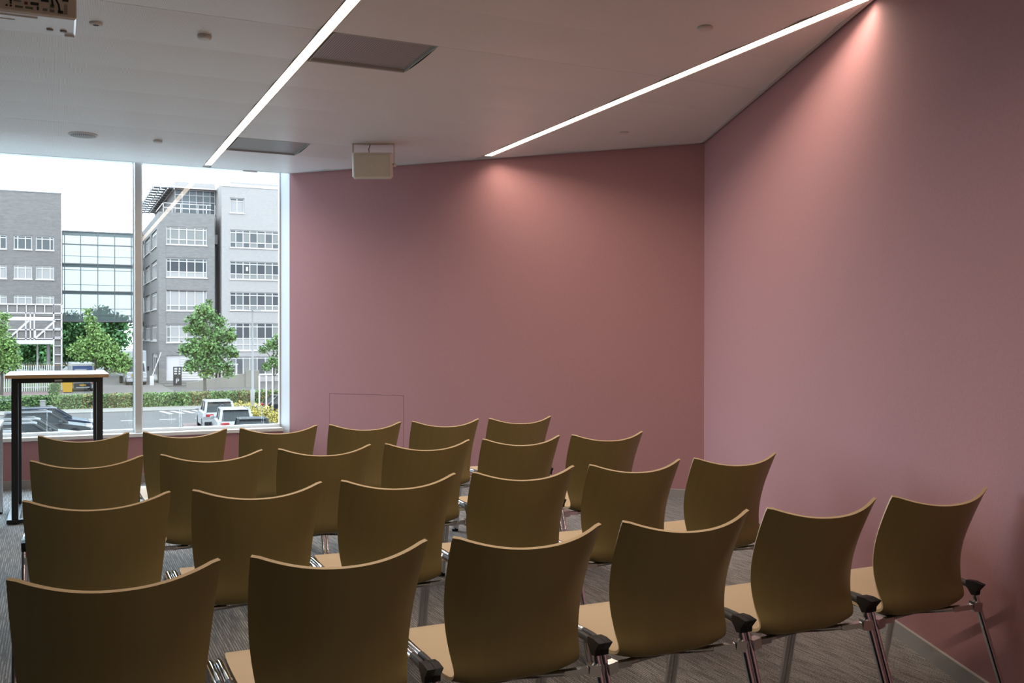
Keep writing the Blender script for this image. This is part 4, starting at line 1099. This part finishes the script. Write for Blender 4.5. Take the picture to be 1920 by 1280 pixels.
# ---------------- vehicles
def car(loc, rz, kind, paint_m, lab, L=4.5, Wd=1.80, Hh=1.5):
    """local: x forward, y left"""
    t = empty('parked_car', (loc[0], loc[1], GZ), rz); tag(t, lab, 'car', 'cars parked outside')
    hw = Wd / 2; h0 = L / 2
    belt = Hh * .60
    if kind == 'suv': top = [(-h0 + .05, .62), (-h0, .80), (-h0 + .10, belt + .02), (-h0 + 1.0, belt + .05), (h0 - 1.45, belt + .02), (h0 - .35, belt - .14), (h0 - .05, belt - .30), (h0, .50)]
    else: top = [(-h0 + .05, .55), (-h0, .72), (-h0 + .14, belt), (-h0 + 1.0, belt + .04), (h0 - 1.35, belt), (h0 - .40, belt - .16), (h0 - .05, belt - .30), (h0, .45)]
    bot = [(h0 - .03, .24), (-h0 + .06, .26)]
    poly = top + bot
    n = len(poly)
    secs = [(-hw, .90), (-hw * .97, 1.0), (hw * .97, 1.0), (hw, .90)]
    m = MB(); vs = []
    ys = [-hw + .0, -hw * .90, hw * .90, hw]
    for si, y_ in enumerate(ys):
        sc = .965 if si in (0, 3) else 1.0
        vs += [(x * (sc if abs(x) > h0 * .9 else 1), y_, (z if z < .6 else .6 + (z - .6) * (.88 if si in (0, 3) else 1.0))) for x, z in poly]
    fs = [tuple(range(n)), tuple(range(4 * n - 1, 3 * n - 1, -1))]
    for s_ in range(3): fs += [(s_ * n + (i + 1) % n, s_ * n + i, (s_ + 1) * n + i, (s_ + 1) * n + (i + 1) % n) for i in range(n)]
    m.add(vs, fs); m.build('body', paint_m, t)
    # greenhouse
    if kind == 'suv': g0, g1, r0, r1 = -h0 + .12, h0 - 1.25, -h0 + .48, h0 - 2.05
    elif kind == 'wagon': g0, g1, r0, r1 = -h0 + .15, h0 - 1.20, -h0 + .62, h0 - 2.05
    else: g0, g1, r0, r1 = -h0 + .12, h0 - 1.10, -h0 + .75, h0 - 1.95
    zb_, zr = belt - .02, Hh - .05
    wb_, wr_ = hw * .93, hw * .74
    low = [(g0, -wb_ * .92), (g1, -wb_ * .86), (g1, wb_ * .86), (g0, wb_ * .92)]
    hi = [(r0, -wr_), (r1, -wr_), (r1, wr_), (r0, wr_)]
    m = MB().add([(x, y, zb_) for x, y in low] + [(x, y, zr) for x, y in hi], [(0, 1, 5, 4), (1, 2, 6, 5), (2, 3, 7, 6), (3, 0, 4, 7), (4, 5, 6, 7)])
    m.build('window_glass', 'car_glass', t)
    m = MB()
    rf = [(r0 - .10, -wr_ * .95), (r1 + .10, -wr_ * .95), (r1 + .10, wr_ * .95), (r0 - .10, wr_ * .95)]
    m.add([(x, y * 1.04, zr - .015) for x, y in rf] + [(x, y, zr + .035) for x, y in [(r0, -wr_ * .8), (r1 - .05, -wr_ * .8), (r1 - .05, wr_ * .8), (r0, wr_ * .8)]],
          [(0, 1, 5, 4), (1, 2, 6, 5), (2, 3, 7, 6), (3, 0, 4, 7), (4, 5, 6, 7)])
    m.build('roof', paint_m, t)
    m = MB()
    for sy in (-1, 1):
        m.bar((g0, sy * wb_ * .92, zb_), (r0, sy * wr_, zr), .13, .09); m.bar((g1, sy * wb_ * .86, zb_), (r1, sy * wr_, zr), .10, .07)
        xm, xr = g0 + (g1 - g0) * .52, r0 + (r1 - r0) * .55
        m.bar((xm, sy * wb_ * .90, zb_), (xr, sy * wr_ * 1.01, zr), .09, .05)
        m.bar((r0 - .05, sy * wr_, zr), (r1 + .05, sy * wr_, zr), .07, .05)
    m.build('pillars', paint_m, t)
    for sy in (-1, 1):
        if kind in ('suv', 'wagon'): MB().tube([(r0 + .1, sy * wr_ * .93, zr + .03), (r0 + .2, sy * wr_ * .93, zr + .075), (r1 - .2, sy * wr_ * .93, zr + .075), (r1 - .1, sy * wr_ * .93, zr + .03)], .018, 6).build('roof_rail', 'pole_grey', t)
        MB().bbox(g1 - .45, g1 - .27, sy * (hw + .10) - .09, sy * (hw + .10) + .09, belt, belt + .15, .03).build('mirror', paint_m, t)
        for x_ in (-h0 + .85, h0 - .90):
            w_ = MB().tube([(x_, sy * (hw - .20), .33), (x_, sy * (hw + .01), .33)], .33, 18).build('wheel', 'tyre', t)
            MB().tube([(x_, sy * (hw - .10), .33), (x_, sy * (hw + .02), .33)], .21, 14).build('rim', 'wheel_rim', w_)
        MB().bbox(-h0 - .012, -h0 + .14, sy * hw * .62 - .22 if sy > 0 else -hw * .62 - .20, sy * hw * .62 + .20 if sy > 0 else -hw * .62 + .22, .78, .93, .02).build('tail_light', 'tail_red', t)
        MB().bbox(h0 - .42, h0 - .02, sy * hw * .66 - .16, sy * hw * .66 + .16, belt - .32, belt - .17, .03).build('head_light', 'head_lamp', t)
    MB().bbox(-h0 - .03, -h0 + .10, -hw * .92, hw * .92, .30, .50, .03).build('rear_bumper', 'car_darkgrey', t)
    MB().box(-h0 - .018, -h0 + .01, -.26, .26, .60, .71).build('licence_plate', 'plate_yellow', t)
    MB().bbox(r0 - .16, r0 + .05, -wr_ * .9, wr_ * .9, zr - .01, zr + .02, .008).build('rear_spoiler', paint_m, t)
    return t
car((8.45, 59.4), R(88), 'suv', 'car_white', 'white car with roof rails standing furthest of the parked trio', 4.4, 1.84, 1.66)
car((8.45, 53.3), R(86), 'suv', 'car_white', 'white car with red tail light, middle of the parked trio', 4.3, 1.84, 1.62)
car((8.50, 48.2), R(84), 'hatch', 'car_darkgrey', 'dark grey hatchback lowest at the window ledge', 3.9, 1.74, 1.48)
car((14.45, 65.0), R(5), 'hatch', 'car_darkgrey', 'dark car behind the white posts at the window edge', 4.4, 1.8, 1.5)
car((-.40, 58.6), R(0), 'wagon', 'car_blue', 'blue-nosed estate car furthest back in the parked row', 4.6, 1.8, 1.50)
car((-.62, 55.6), R(0), 'wagon', 'car_grey', 'grey estate car second from the back of the parked row', 4.6, 1.8, 1.50)
car((-1.05, 51.4), R(0), 'wagon', 'car_silver', 'silver estate car in the middle of the parked row', 4.5, 1.8, 1.48)
car((-1.20, 48.6), R(0), 'wagon', 'car_grey', 'grey estate car with bright roof rails second nearest in the parked row', 4.6, 1.8, 1.52)
car((-1.70, 44.9), R(0), 'wagon', 'car_silver', 'silver car nearest in the parked row, behind the window ledge', 4.5, 1.8, 1.48)
car((-5.95, 66.0), R(180), 'hatch', 'car_red', 'red car barely showing at the left picture edge', 4.2, 1.75, 1.45)

# white box truck facing the camera
tk = empty('box_truck', (7.75, 112.6, GZ), R(4)); tag(tk, 'white box truck facing the camera beside the window post', 'truck')
MB().bbox(-1.25, 1.25, 1.7, 7.5, .95, 3.72, .05).build('cargo_box', 'car_white', tk)
m = MB()
prof = [(0.0, .45), (-.12, .9), (-.10, 1.35), (.35, 1.45), (.85, 2.45), (1.1, 2.6), (1.9, 2.6), (1.9, .45)]
n = len(prof); hwt = 1.02
m.add([(-hwt, y, z) for y, z in prof] + [(hwt, y, z) for y, z in prof], [tuple(range(n - 1, -1, -1)), tuple(range(n, 2 * n))] + [(i, n + i, n + (i + 1) % n, (i + 1) % n) for i in range(n)][::1])
m.build('cab', 'car_white', tk)
m = MB(); m.add([(-.90, .33, 1.50), (.90, .33, 1.50), (.82, .76, 2.38), (-.82, .76, 2.38), (-.90, .50, 1.50), (.90, .50, 1.50), (.82, .9, 2.38), (-.82, .9, 2.38)], [(0, 1, 2, 3), (7, 6, 5, 4), (0, 4, 5, 1), (1, 5, 6, 2), (2, 6, 7, 3), (3, 7, 4, 0)]); m.build('windscreen', 'car_glass', tk)
MB().bbox(-1.0, 1.0, -.17, .1, .40, .72, .04).build('bumper', 'car_white', tk)
MB().box(-.9, .9, -.02, .3, .22, .42).build('underside', 'tyre', tk)
MB().box(-.52, .10, -.16, -.10, .95, 1.25).build('front_badge', 'plate_yellow', tk)
MB().box(-.26, .26, -.19, -.15, .50, .60).build('licence_plate', 'plate_yellow', tk)
for sx in (-1, 1):
    MB().bbox(sx * .82 - .16, sx * .82 + .16, -.15, .02, .78, 1.0, .03).build('head_light', 'head_lamp', tk)
    MB().bbox(sx * 1.25 - .10, sx * 1.25 + .10, .45, .60, 1.55, 2.05, .03).build('mirror', 'car_darkgrey', tk)
    for yy in (.8, 5.6): MB().tube([(sx * .72, yy, .42), (sx * 1.04, yy, .42)], .42, 18).build('wheel', 'tyre', tk)

# white van with blue panel
vn = empty('delivery_van', (2.15, 101.6, GZ), R(3)); tag(vn, 'white van with blue upper panel seen through the table frame', 'van')
m = MB().bbox(-1.02, 1.02, .0, 4.8, .32, 2.78, .07); m.build('body', 'car_white', vn)
MB().box(-.86, .86, -.02, .03, 1.72, 2.50).build('blue_panel', 'sign_blue', vn)
MB().box(-.70, .35, -.03, -.015, 2.08, 2.20).build('lettering_strip', 'car_white', vn)
MB().box(-.80, .80, -.02, .03, 1.30, 1.55).build('windscreen', 'car_glass', vn)
MB().bbox(-.78, .78, -.16, .05, .34, .90, .10).build('bumper', 'car_darkgrey', vn)
MB().box(-.28, .28, -.185, -.15, .60, .72).build('licence_plate', 'plate_yellow', vn); MB().box(-.60, .60, -.18, -.15, .40, .50).build('bumper_strip', 'car_white', vn)
for sx in (-1, 1):
    MB().bbox(sx * .92 - .10, sx * .92 + .10, -.03, .08, .70, 1.0, .02).build('tail_light', 'tail_red', vn)
    for yy in (.95, 3.9): MB().tube([(sx * .74, yy, .34), (sx * 1.0, yy, .34)], .34, 16).build('wheel', 'tyre', vn)
sk = empty('yellow_skip', (.76, 100.5, GZ)); tag(sk, 'yellow waste container beside the white van', 'container')
MB().add([(-.32, -.5, .1), (.45, -.5, .1), (.45, .5, .1), (-.32, .5, .1), (-.46, -.6, 1.15), (.5, -.6, 1.15), (.5, .6, 1.15), (-.46, .6, 1.15)], [(0, 3, 2, 1), (4, 5, 6, 7), (0, 1, 5, 4), (1, 2, 6, 5), (2, 3, 7, 6), (3, 0, 4, 7)]).build('body', 'skip_yellow', sk)
MB().box(-.5, .54, -.64, .64, 1.15, 1.23).build('lid', 'skip_yellow', sk)
for x_ in (-.22, .34): MB().tube([(x_, -.4, .08), (x_ + .06, -.4, .08)], .08, 10).build('caster', 'tyre', sk)
